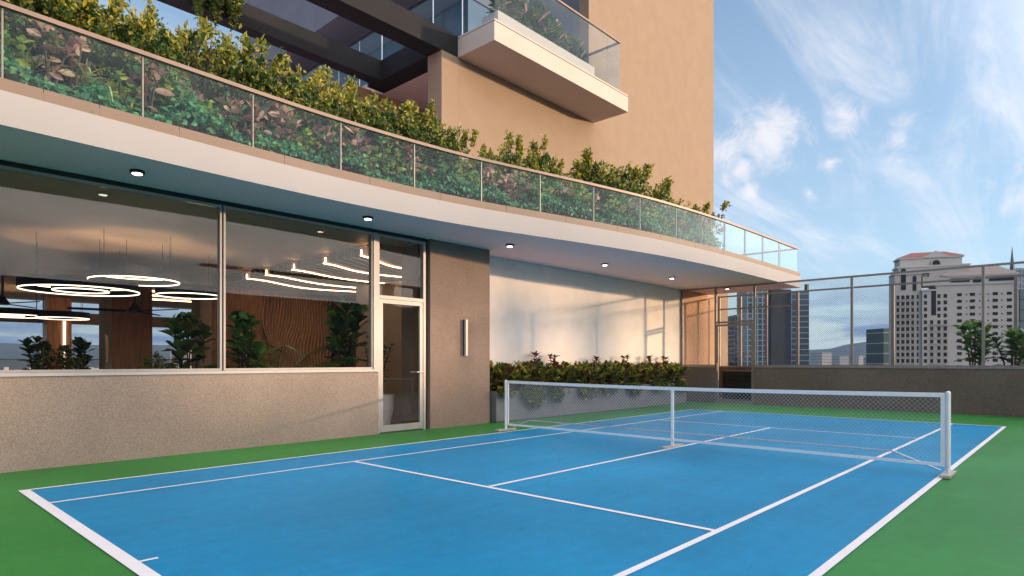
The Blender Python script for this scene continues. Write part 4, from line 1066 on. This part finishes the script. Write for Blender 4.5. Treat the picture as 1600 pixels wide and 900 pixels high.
# air
HAZE = 0.00005
hz = bpy.data.materials.new('haze_air'); hz.use_nodes = True
n_, l_ = hz.node_tree.nodes, hz.node_tree.links; n_.clear()
ho = n_.new('ShaderNodeOutputMaterial'); pv = n_.new('ShaderNodeVolumePrincipled')
pv.inputs['Color'].default_value = (0.32, 0.54, 0.95, 1); pv.inputs['Density'].default_value = HAZE; pv.inputs['Anisotropy'].default_value = 0.1
l_.new(pv.outputs[0], ho.inputs['Volume'])
o = MB().box(-9000, 9000, -9000, 9000, -47, 150).build('haze', hz); o['kind'] = 'stuff'

# ------------------------------------------------------------------ light
sd = Vector((SAZ.x * math.cos(SUN_EL), SAZ.y * math.cos(SUN_EL), math.sin(SUN_EL)))
s = bpy.data.lights.new('sun', 'SUN'); so = bpy.data.objects.new('sun', s); C.objects.link(so)
s.energy = 2.6; s.angle = R(1.5); s.color = (1.0, 0.70, 0.43)
so.rotation_euler = sd.to_track_quat('Z', 'Y').to_euler()
wd = bpy.data.worlds.new('World'); scene.world = wd; wd.use_nodes = True
n, l = wd.node_tree.nodes, wd.node_tree.links; n.clear()
out = n.new('ShaderNodeOutputWorld'); bg = n.new('ShaderNodeBackground'); bg.inputs[1].default_value = 0.15
sky = n.new('ShaderNodeTexSky'); sky.sky_type = 'NISHITA'; sky.sun_disc = False
sky.sun_elevation = SUN_EL; sky.sun_rotation = math.atan2(SAZ.x, SAZ.y); sky.air_density = 1.0; sky.dust_density = 0.3; sky.ozone_density = 3.0
tc = n.new('ShaderNodeTexCoord')
def math_(op, a=None, b=None, c=None, clamp=False):
    m = n.new('ShaderNodeMath'); m.operation = op; m.use_clamp = clamp
    for i, x in enumerate((a, b, c)):
        if x is None: continue
        if isinstance(x, (int, float)): m.inputs[i].default_value = x
        else: l.new(x, m.inputs[i])
    return m.outputs[0]
def vmath(op, a, b=None):
    m = n.new('ShaderNodeVectorMath'); m.operation = op; l.new(a, m.inputs[0])
    if b is not None:
        if isinstance(b, tuple): m.inputs[1].default_value = b
        else: l.new(b, m.inputs[1])
    return m
def smooth(x, a, b):
    m = n.new('ShaderNodeMapRange'); m.interpolation_type = 'SMOOTHSTEP'; l.new(x, m.inputs[0]); m.inputs[1].default_value = a; m.inputs[2].default_value = b; return m.outputs[0]
dirv = tc.outputs['Generated']
sx = n.new('ShaderNodeSeparateXYZ'); l.new(dirv, sx.inputs[0])
zz = math_('ADD', math_('MAXIMUM', sx.outputs[2], 0.0), 0.12)
cb_ = n.new('ShaderNodeCombineXYZ'); l.new(math_('DIVIDE', sx.outputs[0], zz), cb_.inputs[0]); l.new(math_('DIVIDE', sx.outputs[1], zz), cb_.inputs[1])
mp = n.new('ShaderNodeMapping'); mp.inputs['Rotation'].default_value = (0, 0, R(-28)); mp.inputs['Scale'].default_value = (.38, 2.3, 1); mp.inputs['Location'].default_value = (.4, 1.3, 0); l.new(cb_.outputs[0], mp.inputs[0])
def noise(vec, sc, det, rough=.6, dist=0.0):
    q = n.new('ShaderNodeTexNoise'); q.inputs['Scale'].default_value = sc; q.inputs['Detail'].default_value = det; q.inputs['Roughness'].default_value = rough; q.inputs['Distortion'].default_value = dist
    l.new(vec, q.inputs['Vector']); return q.outputs['Fac']
ci = math_('MULTIPLY', smooth(noise(mp.outputs[0], 1.5, 10, .64, .8), .40, .74), smooth(noise(cb_.outputs[0], .8, 3), .30, .56))
ci = math_('MULTIPLY', ci, smooth(sx.outputs[2], .06, .2))
# heaped clouds
cu_n = noise(dirv, 20, 10, .66, .5)
cu = None
for (u, v, rad_) in ((1203, 212, .052), (1130, 248, .036), (1160, 262, .022), (1296, 254, .016), (1265, 302, .012), (1172, 300, .016), (1590, 310, .04), (1318, 180, .03), (1410, 215, .03)):
    d = ray(u, v).normalized()
    m = vmath('DISTANCE', dirv, tuple(d))
    b_ = math_('SUBTRACT', 1.0, math_('DIVIDE', m.outputs['Value'], rad_), clamp=False)
    b_ = smooth(math_('ADD', math_('MULTIPLY', b_, .6), math_('MULTIPLY', math_('SUBTRACT', cu_n, .5), 2.4)), -.1, .85)
    b_ = math_('MULTIPLY', b_, smooth(m.outputs['Value'], rad_ * 1.9, rad_ * .9))
    cu = b_ if cu is None else math_('MAXIMUM', cu, b_)
# low grey-blue cloud bank near the horizon
mp2 = n.new('ShaderNodeMapping'); mp2.inputs['Scale'].default_value = (3, 3, 22); l.new(dirv, mp2.inputs[0])
bk = math_('MULTIPLY', smooth(noise(mp2.outputs[0], 1.6, 6, .55, .4), .34, .60), smooth(sx.outputs[2], .14, .03))
bk = math_('MULTIPLY', bk, .93)
def mixc(fac, a, col):
    m = n.new('ShaderNodeMix'); m.data_type = 'RGBA'; l.new(fac, m.inputs[0]); l.new(a, m.inputs[6])
    if isinstance(col, tuple): m.inputs[7].default_value = col
    else: l.new(col, m.inputs[7])
    return m.outputs[2]
CL = 3.6
veil = math_('MULTIPLY', smooth(sx.outputs[2], .95, .05), .62)
sk = mixc(veil, sky.outputs[0], (1.9, 2.45, 3.1, 1))
c0 = mixc(bk, sk, (0.55, 0.9, 1.65, 1))
c1 = mixc(math_('MULTIPLY', ci, .75), c0, (CL * .9, CL * .9, CL * .96, 1))
c2 = mixc(math_('MULTIPLY', cu, .72), c1, (CL * .98, CL * .92, CL * .93, 1))
# unseen bright cloud deck added in the southern sky to brighten the shaded court
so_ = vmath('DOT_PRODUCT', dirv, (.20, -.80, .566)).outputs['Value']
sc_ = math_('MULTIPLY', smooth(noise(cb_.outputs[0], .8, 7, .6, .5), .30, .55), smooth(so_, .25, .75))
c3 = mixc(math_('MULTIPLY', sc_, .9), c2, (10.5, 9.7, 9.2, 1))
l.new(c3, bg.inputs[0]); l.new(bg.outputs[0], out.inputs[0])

vs = scene.view_settings; scene.display_settings.display_device = 'sRGB'
vs.view_transform = 'Standard'; vs.look = 'None'; vs.gamma = 1; vs.use_curve_mapping = False; vs.exposure = 1.05
scene.render.engine = 'CYCLES'
cy_ = scene.cycles
cy_.max_bounces = 10; cy_.diffuse_bounces = 4; cy_.glossy_bounces = 4; cy_.transmission_bounces = 4; cy_.transparent_max_bounces = 40; cy_.volume_bounces = 1
cy_.use_denoising = True; cy_.caustics_reflective = False; cy_.caustics_refractive = False
cy_.sample_clamp_indirect = 6.0
